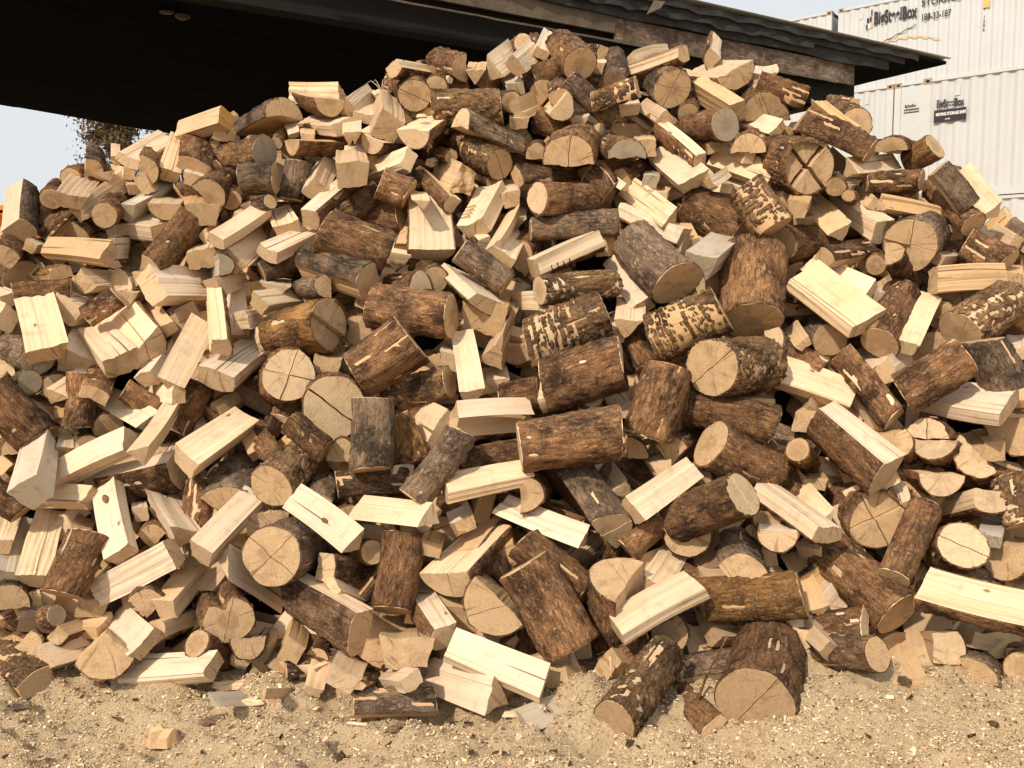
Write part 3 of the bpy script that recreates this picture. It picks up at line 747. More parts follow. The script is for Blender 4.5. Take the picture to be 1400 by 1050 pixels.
MB().box(on(W3, 2.33, 9.62) + NB * 0.004, AA * 0.17, NB * 0.003, UZ * 0.23).build('number_plate', m_paleor, c3)
def ribbon(name, root, base, pts, wd_, mat):
    V = []; Fs = []
    for i, (s, z) in enumerate(pts):
        p = on(base, s, z) + NB * 0.006; V += [p - UZ * wd_ / 2, p + UZ * wd_ / 2]
    for i in range(len(pts) - 1): Fs.append((2 * i, 2 * i + 2, 2 * i + 3, 2 * i + 1))
    o = finish(name, V, Fs, [mat], smooth=False); o.parent = root; o.matrix_parent_inverse = Matrix.Translation(-root.location)
ribbon('swoosh_line', c3, W3, [(-0.55 + 1.15 * k / 14, 9.08 + 0.42 * (k / 14) + 0.015 * math.sin(k * 1.9)) for k in range(15)], 0.028, m_black)
ribbon('swoosh_arrow', c3, W3, [(-0.55 + 1.8 * k / 16, 9.16 - 0.30 * (k / 16 - 0.35) ** 2 * 2.2 + 0.10 * k / 16) for k in range(17)], 0.032, m_paleor)
lettering('BigSteelBox', c2, on((8.604, 19.6, 0), 0.27, 5.60), AA, NB, 0.22, 0.50, m_black, 0.007)
MB().box(on((8.604, 19.6, 0), 0.23, 5.30) + NB * 0.004, AA * 0.62, NB * 0.003, UZ * 0.25).build('dark_banner', m_black, c2)
lettering('MOVING STORAGE SHIPS', c2, on((8.604, 19.6, 0), 0.27, 5.43) + NB * 0.006, AA, NB, 0.085, 0.60, m_white, 0.003)
lettering('on site', c2, on((8.604, 19.6, 0), 0.45, 5.34) + NB * 0.006, AA, NB, 0.05, 0.7, m_white, 0.001)
lettering('BigSteelBox', c4r, Vector((*(G4r + AA * 0.26 - BB * 0.006).xy, 6.50)), AA, NB, 0.115, 0.50, m_black, 0.002)
MB().box(Vector((*(G4r + AA * 0.25 - BB * 0.008).xy, 6.36)), AA * 0.36, NB * 0.003, UZ * 0.10).build('dark_banner', m_black, c4r)
lettering('MOVING STORAGE SHIPS', c4r, Vector((*(G4r + AA * 0.265 - BB * 0.012).xy, 6.385)), AA, NB, 0.055, 0.55, m_white, 0.001)
lettering('PIPE', c4, on((9.773, 24.0, 0), -1.02, 6.40), AA, NB, 0.26, 0.70, m_black, 0.004)

# ------------------------------------------------------------------ orange bin at the left edge
bn = empty('orange_bin', (-10.1, 16.0, 1.0)); tag(bn, 'tall orange metal bin only just showing beyond the left skyline', 'bin')
MB().prism([(-11.4, 16.0, 0.6), (-8.80, 16.0, 0.6), (-8.80, 18.2, 0.6), (-11.4, 18.2, 0.6)], (0, 0, 2.52)).build('body', m_orange, bn)
MB().box((-11.45, 15.95, 3.17), (2.70, 0, 0), (0, 2.3, 0), (0, 0, 0.08)).build('rim', m_orange, bn)
MB().box((-11.4, 15.99, 3.12), (2.60, 0, 0), (0, 2.2, 0), (0, 0, 0.05)).build('dark_band', m_hole, bn)
for x in (-11.3, -10.5, -9.7, -8.94): MB().box((x, 15.93, 0.6), (0.11, 0, 0), (0, 0.07, 0), (0, 0, 2.5)).build('rib', m_orange, bn)

# ------------------------------------------------------------------ trees behind on the left
m_leaf = NT('dry_brown_green_leaves', 0.8, 0.1)
vr = m_leaf.attr('rnd', 'Fac'); m_leaf.color(m_leaf.ramp(vr, [(0.0, (0.075, 0.055, 0.028)), (0.5, (0.12, 0.088, 0.045)), (1.0, (0.20, 0.135, 0.07))])); m_leaf = m_leaf.m
m_trunk = plain('tree_bark', (0.11, 0.08, 0.06), 0.9, 0.05, 6, 0.5)
def tree(x, y, h, crown_c, crown_r, n_cl, leaves, seed, label):
    r = np.random.default_rng(seed); root = empty('tree', (x, y, 0.9)); tag(root, label, 'tree')
    V = []; Fs = []
    def limb(p, q, r0, r1):
        p, q = np.array(p, float), np.array(q, float); d = q - p; d /= np.linalg.norm(d)
        a = np.cross(d, [0.3, 0.5, 0.81]); a /= np.linalg.norm(a); b = np.cross(d, a); k = len(V); n = 6
        for c0, rad in ((p, r0), (q, r1)):
            for i in range(n): V.append(c0 + (a * math.cos(i * 1.0472) + b * math.sin(i * 1.0472)) * rad)
        for i in range(n): Fs.append((k + i, k + (i + 1) % n, k + n + (i + 1) % n, k + n + i))
    top = np.array([x + 0.3, y, h * 0.95]); limb((x, y, 0.8), top, 0.22, 0.03)
    cl = []
    for i in range(n_cl):
        d = r.normal(size=3); d /= np.linalg.norm(d); c = np.array(crown_c) + d * np.array(crown_r) * r.uniform(0.25, 1.0) ** 0.6
        cl.append(c); f = np.clip((c[2] - 0.8) / (h) * r.uniform(.6, .9), .1, .95); st = np.array([x, y, 0.8]) * (1 - f) + top * f
        mid_ = (st + c) / 2 + r.normal(size=3) * .12; limb(st, mid_, 0.05, 0.03); limb(mid_, c, 0.03, 0.008)
        for _ in range(5): limb(c + r.normal(size=3) * .05, c + r.normal(size=3) * .35, 0.010, 0.004)
    tr = finish('trunk', V, Fs, [m_trunk]); tr.parent = root; tr.matrix_parent_inverse = Matrix.Translation(-root.location)
    if leaves:
        LV = np.zeros((n_cl * leaves, 4, 3)); rv = np.zeros(n_cl * leaves * 4); q = 0
        for c in cl:
            sz = r.uniform(0.18, 0.36); cr = r.uniform(0, 1)
            P = c + r.normal(size=(leaves, 3)) * sz * np.array([1, 1, .6])
            A = r.normal(size=(leaves, 3)); A /= np.linalg.norm(A, axis=1)[:, None]; B = np.cross(A, r.normal(size=(leaves, 3))); B /= np.linalg.norm(B, axis=1)[:, None]
            s = r.uniform(.03, .07, size=(leaves, 1))
            LV[q:q + leaves] = np.stack([P - A * s, P - B * s * .6, P + A * s, P + B * s * .6], 1); rv[q * 4:(q + leaves) * 4] = np.repeat(np.clip(cr * .6 + r.uniform(0, .5, size=leaves), 0, 1), 4); q += leaves
        n = n_cl * leaves
        cr_ = finish('crown', LV.reshape(-1, 3), [(4 * i, 4 * i + 1, 4 * i + 2, 4 * i + 3) for i in range(n)], [m_leaf], None, LV.reshape(-1, 3), 0, False, root, rv)
        cr_.matrix_parent_inverse = Matrix.Translation(-root.location)
tree(-12.6, 30, 10.5, (-12.75, 30, 7.6), (0.8, 1.1, 3.0), 55, 440, 21, 'brownish leafy tree seen under the shed roof beyond the left skyline')
tree(-11.0, 31, 9.0, (-11.2, 31, 7.2), (0.75, 1.0, 1.8), 20, 8, 22, 'nearly bare thin tree beside the brownish leafy one')

# ------------------------------------------------------------------ every stick in view: kind, place of its near end, rotation, width, height, length, finish, seed, label
STICKS = [
('B',-2.491,4.689,1.953,0.66,-0.69,-2.06,0.126,0.140,0.376,'gl',1000,'upright split at the left skyline with pale left face and bark on its right'),
('R',-2.384,4.795,2.128,1.32,-0.14,-2.74,0.108,0.108,0.384,'t',1007,'brown round log seen end on just up right of the left skyline upright split'),
('R',-2.342,4.929,2.252,1.38,-0.29,-2.81,0.104,0.104,0.414,'r',1014,'brown round log seen end on left of the left skyline billet'),
('N',-2.217,4.654,2.100,1.18,-0.24,-2.82,0.140,0.090,0.402,'t',1021,'tan billet slanting up rightward right of the left skyline upright split'),
('Q',-2.220,4.932,2.300,1.07,-0.74,-2.39,0.116,0.103,0.377,'gt',1028,'small bark capped wedge standing up on the left skyline'),
('N',-2.148,5.036,2.364,0.97,-0.08,-2.73,0.047,0.037,0.158,'t',1035,'small tan billet seen end on just left of the left skyline billet'),
('N',-2.140,5.039,2.336,1.35,0.03,-2.73,0.055,0.037,0.159,'l',1042,'small pale billet seen end on just down left of the left skyline billet'),
('B',-2.060,4.977,2.348,-1.05,0.42,-0.05,0.140,0.059,0.380,'l',1049,'bright billet on the left skyline just below the roof corner'),
('N',-1.853,5.012,2.277,0.90,-0.30,-2.75,0.116,0.077,0.410,'l',1056,'pale billet standing steeply just left of the rusty bark slab'),
('H',-1.925,4.912,2.277,-0.09,-1.27,-1.20,0.170,0.095,0.378,'t',1063,'tan half log seen end on just below the left skyline billet'),
('N',-2.211,4.707,2.046,0.54,-0.92,-2.59,0.104,0.063,0.392,'t',1070,'tan billet slanting up rightward above the striped weathered split'),
('R',-2.056,4.671,2.030,1.17,-0.63,-2.67,0.119,0.119,0.399,'r',1077,'brown round log slanting up rightward just up right of the striped weathered split'),
('N',-1.999,4.803,2.056,-0.79,-0.92,-0.91,0.114,0.079,0.394,'wt',1084,'greyish billet slanting up rightward just below the left skyline billet'),
('H',-1.778,4.739,2.063,-1.37,0.01,0.29,0.157,0.085,0.403,'t',1091,'tan half log seen end on down left of the rusty bark slab'),
('N',-1.945,4.904,2.215,1.01,-1.12,-2.52,0.104,0.067,0.410,'l',1098,'thin pale billet slanting up rightward just below the left skyline billet'),
('N',-2.059,4.816,2.057,1.45,-0.12,-2.79,0.093,0.050,0.422,'w',1105,'small greyish billet seen end on up right of the striped weathered split'),
('N',-2.119,4.847,2.248,1.49,0.19,-2.66,0.102,0.050,0.387,'l',1112,'second small pale billet seen end on down left of the left skyline billet'),
('N',-1.983,4.927,2.191,1.35,0.17,-2.69,0.104,0.059,0.406,'t',1119,'small tan billet seen end on just below the left skyline billet'),
('N',-2.043,4.962,2.277,0.75,1.33,3.00,0.067,0.051,0.408,'l',1126,'thin pale billet lying level just down left of the left skyline billet'),
('N',-2.293,5.126,2.243,1.36,0.12,-2.68,0.099,0.062,0.387,'l',1133,'small pale billet seen end on above the striped weathered split'),
('N',-1.555,5.086,2.588,1.83,1.13,-1.90,0.119,0.098,0.372,'yt',1140,'tan billet with an orange end against the dark roof'),
('N',-1.604,5.132,2.498,1.03,-0.79,-2.67,0.118,0.079,0.423,'t',1147,'tan billet slanting up rightward just up left of the dome ended log'),
('H',-1.253,5.123,2.648,1.72,0.09,-2.36,0.232,0.114,0.388,'gtx1',1154,'half log with a pale cracked end against the dark roof'),
('H',-1.003,5.162,2.673,-1.30,-0.07,0.54,0.170,0.092,0.388,'rt',1161,'tan half log lying level just right of the cracked roofside half log'),
('N',-0.969,5.379,2.784,-0.83,1.36,1.69,0.123,0.073,0.418,'l',1168,'bright level billet outlined by the dark roof behind'),
('B',-0.916,5.148,2.558,-1.38,-0.51,0.70,0.151,0.079,0.402,'l',1175,'half pale barked split lying level just above the long bright wedge'),
('H',-1.158,4.911,2.412,-1.43,0.11,-0.54,0.108,0.080,0.397,'t',1182,'tan half log lying level just above the long bright wedge'),
('N',-1.109,5.069,2.487,1.26,-0.06,-2.95,0.080,0.045,0.206,'t',1189,'small tan billet seen end on just above the long bright wedge'),
('N',-1.192,5.093,2.499,1.07,0.34,-2.97,0.064,0.030,0.187,'l',1196,'small pale billet seen end on just down right of the cracked roofside half log'),
('B',-1.696,4.966,2.319,1.01,-0.28,-2.77,0.180,0.081,0.409,'r',1203,'broad rusty brown slab of bark'),
('R',-1.322,4.983,2.397,-1.53,1.32,0.92,0.164,0.164,0.391,'rw',1210,'brown log with a grey dome shaped end'),
('R',-1.232,4.838,2.240,-1.90,1.42,1.30,0.163,0.163,0.168,'g',1217,'short dark log with rough mossy bark'),
('R',-1.188,4.954,2.139,0.03,-0.21,-2.88,0.133,0.133,0.213,'g',1224,'grey barked round log standing steeply just left of the long bright wedge'),
('R',-1.248,4.794,2.115,-1.99,1.19,0.52,0.074,0.074,0.420,'gt',1231,'thin grey barked round log slanting up rightward just below the mossy log'),
('H',-1.551,4.788,2.161,1.11,-0.78,-2.78,0.174,0.107,0.383,'rt',1238,'tan half log slanting up rightward just down left of the dome ended log'),
('B',-1.787,5.012,2.159,-0.10,-0.97,-2.65,0.125,0.077,0.266,'r',1245,'brown barked split slanting up rightward just below the rusty bark slab'),
('R',-1.483,4.892,2.132,1.34,-0.24,-2.95,0.103,0.103,0.388,'r',1252,'brown round log seen end on just down left of the mossy log'),
('N',-1.591,4.774,2.040,1.34,0.07,-2.79,0.189,0.107,0.411,'t',1259,'tan billet seen end on below the rusty bark slab'),
('N',-1.686,4.889,2.240,1.33,-0.20,-2.89,0.094,0.067,0.410,'l',1266,'small pale billet seen end on just below the rusty bark slab'),
('N',-1.408,4.812,2.010,1.26,-0.49,-3.12,0.102,0.066,0.383,'l',1273,'thin pale billet slanting up rightward just below the mossy log'),
('Q',-1.027,4.857,2.182,-1.10,0.02,0.02,0.153,0.123,0.415,'lt',1280,'pale wedge with a tan end and a long bright sloping face'),
('B',-1.034,4.750,2.017,-0.51,-0.92,-1.44,0.113,0.099,0.406,'rl',1287,'slanting split with dark bark below a bright ledge'),
('N',-0.897,5.115,2.481,1.20,-0.03,-2.98,0.069,0.052,0.408,'l',1294,'small pale billet seen end on just up right of the long bright wedge'),
('N',-1.443,5.071,2.481,0.20,-1.37,-1.90,0.039,0.035,0.415,'l',1301,'thin pale billet lying level just below the cracked roofside half log'),
('N',-1.650,5.185,2.472,0.51,-1.33,-2.10,0.060,0.053,0.394,'l',1308,'thin pale billet lying level just up left of the dome ended log'),
('B',-1.287,5.099,2.465,0.97,-0.67,-2.76,0.068,0.052,0.411,'r',1315,'brown barked split slanting up rightward just down right of the cracked roofside half log'),
('N',-0.919,5.208,2.660,0.90,-0.87,-2.73,0.109,0.080,0.418,'l',1322,'thin pale billet slanting up rightward left of the chip topped half log'),
('N',-0.833,5.207,2.617,1.18,-0.14,-3.04,0.119,0.062,0.377,'l',1329,'pale billet seen end on left of the chip topped half log'),
('N',-0.742,5.354,2.755,1.30,0.21,-2.94,0.082,0.055,0.416,'l',1336,'second small pale billet seen end on up left of the chip topped half log'),
('N',-0.663,5.017,2.525,0.68,0.91,2.52,0.149,0.141,0.392,'t',1343,'upright pale split with one edge turned to the front'),
('N',-0.850,4.958,2.467,1.20,-0.03,-2.98,0.104,0.059,0.397,'l',1350,'small pale billet seen end on left of the chip topped half log'),
('H',-0.756,5.002,2.440,-1.42,0.45,-0.31,0.151,0.089,0.380,'l',1357,'pale half log lying level just left of the chip topped half log'),
('H',-0.518,4.910,2.458,-1.18,0.06,-0.27,0.193,0.095,0.408,'l',1364,'bright half log with a small chip lying on its flat top'),
('R',-0.541,5.216,2.740,1.20,0.13,-3.00,0.175,0.175,0.387,'tx1',1371,'round end face with one dark slanting crack'),
('N',-0.577,5.273,2.673,1.23,-0.00,-3.03,0.066,0.039,0.209,'l',1378,'small pale billet seen end on just up left of the chip topped half log'),
('N',-0.512,5.280,2.660,1.22,-0.04,-3.06,0.131,0.072,0.386,'l',1385,'pale billet seen end on just above the chip topped half log'),
('R',-0.424,5.214,2.789,1.27,-0.14,-3.10,0.116,0.116,0.401,'t',1392,'second brown round log seen end on up left of the row patched log'),
('B',-0.651,5.173,2.871,-1.38,-0.52,-0.49,0.098,0.070,0.393,'rl',1399,'flat split reaching left against the dark roof'),
('B',-0.597,5.470,2.862,-0.43,1.34,1.57,0.115,0.074,0.404,'r',1406,'brown barked split lying level just up left of the chip topped half log'),
('H',-0.290,5.295,2.908,-0.38,1.23,1.64,0.148,0.094,0.382,'rt',1413,'tan half log lying level just up left of the row patched log'),
('N',-0.209,5.277,2.854,1.20,-0.07,-3.12,0.120,0.081,0.381,'t',1420,'tan billet seen end on just above the row patched log'),
('R',-0.477,5.488,2.926,1.26,0.11,-3.03,0.092,0.092,0.411,'r',1427,'third brown round log seen end on up left of the row patched log'),
('B',-0.554,5.575,2.992,-0.21,-1.33,-1.57,0.064,0.038,0.411,'g',1434,'grey barked split lying level up left of the row patched log'),
('N',-0.347,5.255,2.834,0.75,1.08,2.75,0.041,0.031,0.161,'l',1441,'small pale billet seen end on just up left of the row patched log'),
('R',-0.313,5.420,2.836,1.25,0.10,-3.06,0.128,0.128,0.420,'r',1448,'brown round log seen end on just up left of the row patched log'),
('R',-0.056,5.120,2.656,-1.40,1.37,1.57,0.186,0.186,0.383,'pl',1455,'level round log with rows of pale peeled patches'),
('R',-0.003,5.225,2.706,1.25,0.26,-3.07,0.109,0.109,0.416,'d',1462,'dark round log seen end on just up right of the saw kerfed log'),
('H',-0.270,5.026,2.575,1.88,-0.16,2.07,0.165,0.112,0.381,'gl',1469,'grey barked log cut across by saw kerfs'),
('R',-0.065,4.953,2.323,0.71,1.01,2.92,0.160,0.160,0.422,'ptx1',1476,'patchy log with a tan end split by a pale line'),
('N',-0.122,5.344,2.913,0.81,-0.85,-2.84,0.158,0.095,0.404,'l',1483,'pale billet slanting up rightward up right of the row patched log'),
('N',-0.170,5.440,2.877,-1.28,-1.22,-0.66,0.114,0.065,0.404,'l',1490,'thin pale billet slanting up leftward just up right of the row patched log'),
('R',-0.843,5.257,2.490,-1.18,1.33,0.92,0.088,0.088,0.422,'r',1497,'brown round log lying level just up right of the long bright wedge'),
('N',-0.843,5.031,2.382,1.29,-0.00,-2.98,0.126,0.060,0.413,'l',1504,'pale billet seen end on just up right of the long bright wedge'),
('N',-0.536,4.876,2.342,1.71,0.99,-2.33,0.115,0.080,0.413,'l',1511,'smooth pale billet with a shaded right end'),
('N',-0.812,4.759,2.246,1.21,0.04,-2.95,0.172,0.121,0.375,'t',1518,'tan billet seen end on just right of the long bright wedge'),
('H',-0.765,5.076,2.352,1.35,0.01,-2.95,0.120,0.076,0.391,'t',1525,'tan half log seen end on just right of the long bright wedge'),
('R',-0.535,4.845,2.157,-0.13,1.20,2.96,0.157,0.157,0.169,'r',1532,'brown round log slanting up leftward just up left of the streaked upright half log'),
('R',-0.889,4.905,2.054,-0.05,-0.92,-2.84,0.118,0.118,0.235,'r',1539,'brown round log slanting up rightward just above the orange ended log'),
('Q',-0.314,4.799,2.098,-0.51,0.94,1.57,0.106,0.108,0.383,'rl',1546,'bright topped split with bark along its left flank'),
('N',-0.249,4.857,2.225,0.94,1.15,2.90,0.168,0.109,0.417,'t',1553,'pale chunk with a splintered broken end'),
('N',-0.446,5.014,2.336,1.36,-0.43,3.07,0.039,0.037,0.151,'l',1560,'small pale billet seen end on just up left of the splintered chunk'),
('N',-0.187,4.670,1.967,0.90,0.29,2.61,0.163,0.105,0.387,'l',1567,'pale block with four short saw slots in its left edge'),
('N',-0.010,4.854,2.131,1.29,0.17,-3.07,0.115,0.080,0.398,'t',1574,'tan billet seen end on right of the splintered chunk'),
('N',-0.079,4.511,1.854,0.98,0.45,2.58,0.113,0.062,0.416,'l',1581,'second pale billet slanting up rightward left of the slotted bright slab'),
('N',-0.047,4.513,1.803,1.14,-0.51,-3.11,0.122,0.061,0.422,'l',1588,'pale billet slanting up rightward left of the slotted bright slab'),
('N',-0.451,4.613,2.079,1.35,0.08,-3.01,0.089,0.048,0.409,'l',1595,'small pale billet seen end on just above the streaked upright half log'),
('R',-0.102,5.024,2.247,0.83,1.19,2.84,0.078,0.078,0.383,'r',1602,'thin brown round log slanting up leftward just right of the splintered chunk'),
('R',-0.329,5.059,2.384,-0.07,1.41,1.92,0.071,0.071,0.400,'y',1609,'thin orange barked round log lying level just up left of the splintered chunk'),
('R',0.066,5.581,3.129,1.39,0.43,-3.06,0.101,0.101,0.409,'rl',1616,'brown round log seen end on just left of the topmost fat log'),
('R',0.125,5.630,3.090,1.12,-0.05,3.11,0.078,0.078,0.375,'r',1623,'small brown round log seen end on just left of the topmost fat log'),
('N',0.167,5.461,3.030,1.00,-0.41,-3.06,0.093,0.055,0.407,'l',1630,'thin pale billet slanting up rightward just left of the topmost fat log'),
('R',0.380,5.253,2.919,0.80,0.81,2.80,0.190,0.190,0.391,'r',1637,'fat bark covered log at the very top of the pile'),
('N',0.015,5.256,2.906,0.87,-0.82,-2.87,0.123,0.062,0.403,'l',1644,'pale billet slanting up rightward just left of the topmost fat log'),
('N',0.444,5.406,2.936,0.77,-0.80,-2.44,0.092,0.055,0.407,'l',1651,'thin pale billet standing steeply just right of the topmost fat log'),
('N',0.490,5.423,2.940,1.14,-0.12,3.02,0.093,0.064,0.407,'l',1658,'small pale billet seen end on just up left of the flaking upright log'),
('B',0.527,5.502,3.048,0.20,1.28,2.01,0.084,0.056,0.399,'py',1665,'blotchy barked split lying level just right of the topmost fat log'),
('B',0.128,5.405,2.884,-0.51,-1.15,-2.61,0.126,0.080,0.265,'r',1672,'brown barked split slanting up rightward just down left of the topmost fat log'),
('N',0.177,5.533,3.012,0.18,-1.24,-2.35,0.052,0.033,0.191,'t',1679,'small tan billet seen end on just left of the topmost fat log'),
('R',0.582,5.285,2.820,0.92,0.06,3.02,0.133,0.133,0.398,'g',1686,'short upright log with flaking grey bark'),
('N',0.701,5.606,3.015,-0.05,-1.28,-2.26,0.138,0.076,0.379,'l',1693,'pale billet lying level just up left of the quartered pale end'),
('B',0.951,5.225,2.969,-1.63,-0.18,0.69,0.109,0.088,0.397,'rt',1700,'long split rising to the right just below the roof edge'),
('R',0.531,5.526,2.890,-0.60,1.22,2.35,0.123,0.123,0.218,'g',1707,'grey barked round log lying level just down right of the topmost fat log'),
('R',0.585,5.229,2.607,-0.26,0.85,2.81,0.124,0.124,0.354,'g',1714,'long thin log with smooth grey brown bark'),
('B',0.264,5.124,2.713,1.13,0.09,3.11,0.127,0.078,0.393,'d',1721,'dark barked split seen end on just below the topmost fat log'),
('B',0.679,5.079,2.758,-2.41,1.20,0.48,0.119,0.098,0.253,'py',1728,'mottled yellow and brown split with no bark left'),
('N',0.655,5.156,2.649,1.26,0.10,3.04,0.118,0.061,0.399,'l',1735,'pale billet seen end on just down right of the mottled yellow split'),
('N',0.546,5.280,2.660,-1.24,-1.29,-0.87,0.071,0.045,0.383,'l',1742,'thin pale billet lying level just below the mottled yellow split'),
('R',0.905,5.282,2.797,0.88,0.84,2.72,0.213,0.213,0.411,'gtx2',1749,'pale round end quartered by two thin cracks'),
('Q',0.846,5.127,2.594,-1.21,-0.06,0.13,0.128,0.099,0.392,'t',1756,'tan wedge slanting up leftward just below the quartered pale end'),
('H',0.164,5.360,2.793,0.87,0.77,2.93,0.167,0.103,0.392,'gt',1763,'tan half log slanting up leftward just down left of the topmost fat log'),
('N',0.022,5.304,2.795,1.18,0.21,-3.09,0.101,0.072,0.419,'w',1770,'small greyish billet seen end on just up right of the row patched log'),
('N',0.029,5.159,2.650,0.70,-1.12,-2.71,0.121,0.061,0.392,'l',1777,'pale billet slanting up rightward just up right of the saw kerfed log'),
('N',0.043,5.162,2.580,1.23,0.00,3.13,0.113,0.061,0.390,'l',1784,'pale billet seen end on just up right of the saw kerfed log'),
('N',0.247,5.354,2.741,0.74,1.16,2.59,0.061,0.036,0.390,'l',1791,'small pale billet seen end on just down left of the topmost fat log'),
('H',0.275,5.043,2.633,-1.16,-0.77,-0.23,0.158,0.097,0.397,'l',1798,'pale half log seen end on just above the wide cracked half log'),
('N',0.286,5.385,2.740,0.73,-0.74,-3.00,0.067,0.040,0.188,'l',1805,'small pale billet seen end on just below the topmost fat log'),
('R',0.312,5.309,2.557,-0.29,1.16,2.65,0.149,0.149,0.187,'r',1812,'brown round log slanting up leftward just up left of the wide cracked half log'),
('N',0.366,5.130,2.574,1.26,0.09,3.10,0.118,0.070,0.420,'l',1819,'pale billet seen end on just above the wide cracked half log'),
('N',0.449,5.169,2.532,-1.13,-1.32,-0.87,0.109,0.062,0.401,'l',1826,'thin pale billet lying level just up left of the ragged grey end'),
('H',0.292,4.842,2.372,1.21,-0.02,2.96,0.274,0.151,0.411,'rtx1',1833,'half log with bark above and a wide cracked end'),
('H',0.134,5.016,2.399,1.36,-0.01,3.08,0.118,0.082,0.421,'t',1840,'tan half log seen end on just left of the wide cracked half log'),
('H',0.605,4.902,2.388,1.31,0.04,-2.98,0.208,0.095,0.416,'w',1847,'grey ragged half end over a dark hollow'),
('N',0.719,5.025,2.415,1.29,0.03,3.01,0.116,0.086,0.411,'t',1854,'tan billet seen end on just right of the ragged grey end'),
('N',0.957,4.860,2.220,0.97,0.49,-3.10,0.176,0.087,0.414,'l',1861,'big bright block sloping down to the right'),
('N',0.820,4.725,2.013,0.65,0.93,2.85,0.127,0.064,0.415,'l',1868,'pale flat block pointing down to the right'),
('R',0.125,4.662,2.117,-1.26,-1.45,-1.17,0.158,0.158,0.385,'rlx1',1875,'log with a tall pale end on its left and scratched bark'),
('R',0.517,4.958,2.171,0.05,0.70,2.94,0.154,0.154,0.167,'r',1882,'brown round log slanting up leftward just down left of the ragged grey end'),
('B',0.028,4.962,2.261,1.36,-1.02,2.35,0.117,0.081,0.390,'dt',1889,'dark barked split lying level just down left of the wide cracked half log'),
('N',0.600,4.846,2.185,0.98,0.92,2.86,0.047,0.042,0.386,'l',1896,'thin pale billet slanting up leftward just below the ragged grey end'),
('B',0.597,4.997,2.259,0.87,-1.07,-3.02,0.106,0.077,0.402,'rt',1903,'half pale barked split slanting up rightward just down right of the ragged grey end'),
('N',0.731,4.905,2.226,1.35,-0.13,2.95,0.085,0.059,0.389,'w',1910,'small greyish billet seen end on just down left of the big sloping block'),
('N',0.759,4.855,2.152,1.33,-0.12,2.94,0.103,0.067,0.404,'l',1917,'small pale billet seen end on just down left of the big sloping block'),
('N',0.020,4.824,1.994,1.31,-0.05,3.11,0.107,0.072,0.402,'l',1924,'pale billet seen end on up left of the slotted bright slab'),
('B',0.992,4.906,2.328,-0.55,0.86,1.45,0.108,0.080,0.377,'rl',1931,'dark barked split with a long white top'),
('B',0.847,5.214,2.488,-0.80,0.95,0.90,0.100,0.071,0.395,'rl',1938,'half pale barked split slanting up leftward just right of the ragged grey end'),
('Q',1.164,5.483,3.005,0.03,1.05,1.36,0.137,0.097,0.392,'rl',1945,'small upright split sticking up beside the roof edge'),
('H',1.275,5.302,2.865,-1.28,-0.49,0.22,0.240,0.110,0.409,'t',1952,'broad pale half log lying level at the top right'),
('N',1.235,5.118,2.633,-0.73,0.82,1.17,0.127,0.096,0.377,'t',1959,'tan billet slanting up leftward just below the broad top right half log'),
('R',0.999,5.302,2.656,1.10,0.02,2.95,0.111,0.111,0.381,'r',1966,'brown round log seen end on just down right of the quartered pale end'),
('R',1.132,4.942,2.530,-0.69,1.39,1.17,0.166,0.166,0.399,'rw',1973,'dark log with a thin pale rim at its right end'),
('R',1.176,5.335,2.662,1.24,0.07,2.95,0.149,0.149,0.393,'r',1980,'brown round log seen end on just below the broad top right half log'),
('N',1.450,5.400,2.859,1.22,-0.03,2.87,0.160,0.096,0.407,'l',1987,'pale billet seen end on just right of the broad top right half log'),
('B',1.620,5.164,2.713,-0.43,1.13,2.38,0.128,0.070,0.282,'r',1994,'brown barked split slanting up leftward right of the broad top right half log'),
('N',1.417,5.275,2.802,0.16,1.31,1.89,0.074,0.047,0.229,'l',2001,'small pale billet seen end on just right of the broad top right half log'),
('H',1.410,5.210,2.666,1.15,0.03,3.05,0.277,0.154,0.420,'rtx1',2008,'half round end with one dark crack under the roof edge'),
('H',1.553,5.032,2.575,2.06,-0.17,1.19,0.205,0.134,0.405,'rtx1',2015,'long half log with a cracked tan end at its upper left'),
('N',1.445,5.091,2.530,1.07,0.75,-3.05,0.120,0.060,0.380,'l',2022,'pale billet slanting up leftward just up left of the spread quartered log'),
('H',1.251,4.938,2.428,1.32,-0.01,2.82,0.178,0.095,0.387,'t',2029,'tan half log seen end on just up left of the spread quartered log'),
('R',1.367,5.165,2.423,-0.62,-1.34,-2.68,0.116,0.116,0.233,'d',2036,'dark round log lying level just up left of the spread quartered log'),
('N',1.834,4.985,2.497,-0.65,0.85,1.03,0.117,0.081,0.384,'t',2043,'tan billet slanting up leftward up right of the spread quartered log'),
('B',1.960,5.362,2.719,0.39,1.31,1.98,0.082,0.055,0.400,'d',2050,'dark barked split lying level up right of the spread quartered log'),
('R',1.514,4.753,2.282,0.51,1.33,2.24,0.254,0.254,0.421,'rtx2',2057,'big round log split into quarters that spread apart'),
('N',1.396,4.946,2.248,0.90,0.92,-2.81,0.140,0.066,0.379,'l',2064,'pale billet slanting up leftward just above the deep grooved stripy log'),
('N',1.276,4.976,2.368,0.69,1.16,2.54,0.086,0.060,0.394,'l',2071,'thin pale billet slanting up leftward left of the spread quartered log'),
('N',1.025,4.834,2.213,0.90,-1.02,3.14,0.061,0.043,0.244,'l',2078,'thin pale billet slanting up rightward just right of the big sloping block'),
('R',1.300,4.584,1.958,0.01,0.60,2.81,0.188,0.188,0.254,'p',2085,'stripy log with deep ringed grooves standing askew'),
('N',1.468,4.898,2.133,0.55,1.40,2.19,0.155,0.088,0.424,'t',2092,'brown streaked block behind the stripy log'),
('N',1.425,4.617,2.057,1.33,-0.08,2.81,0.107,0.079,0.380,'t',2099,'tan billet seen end on just right of the deep grooved stripy log'),
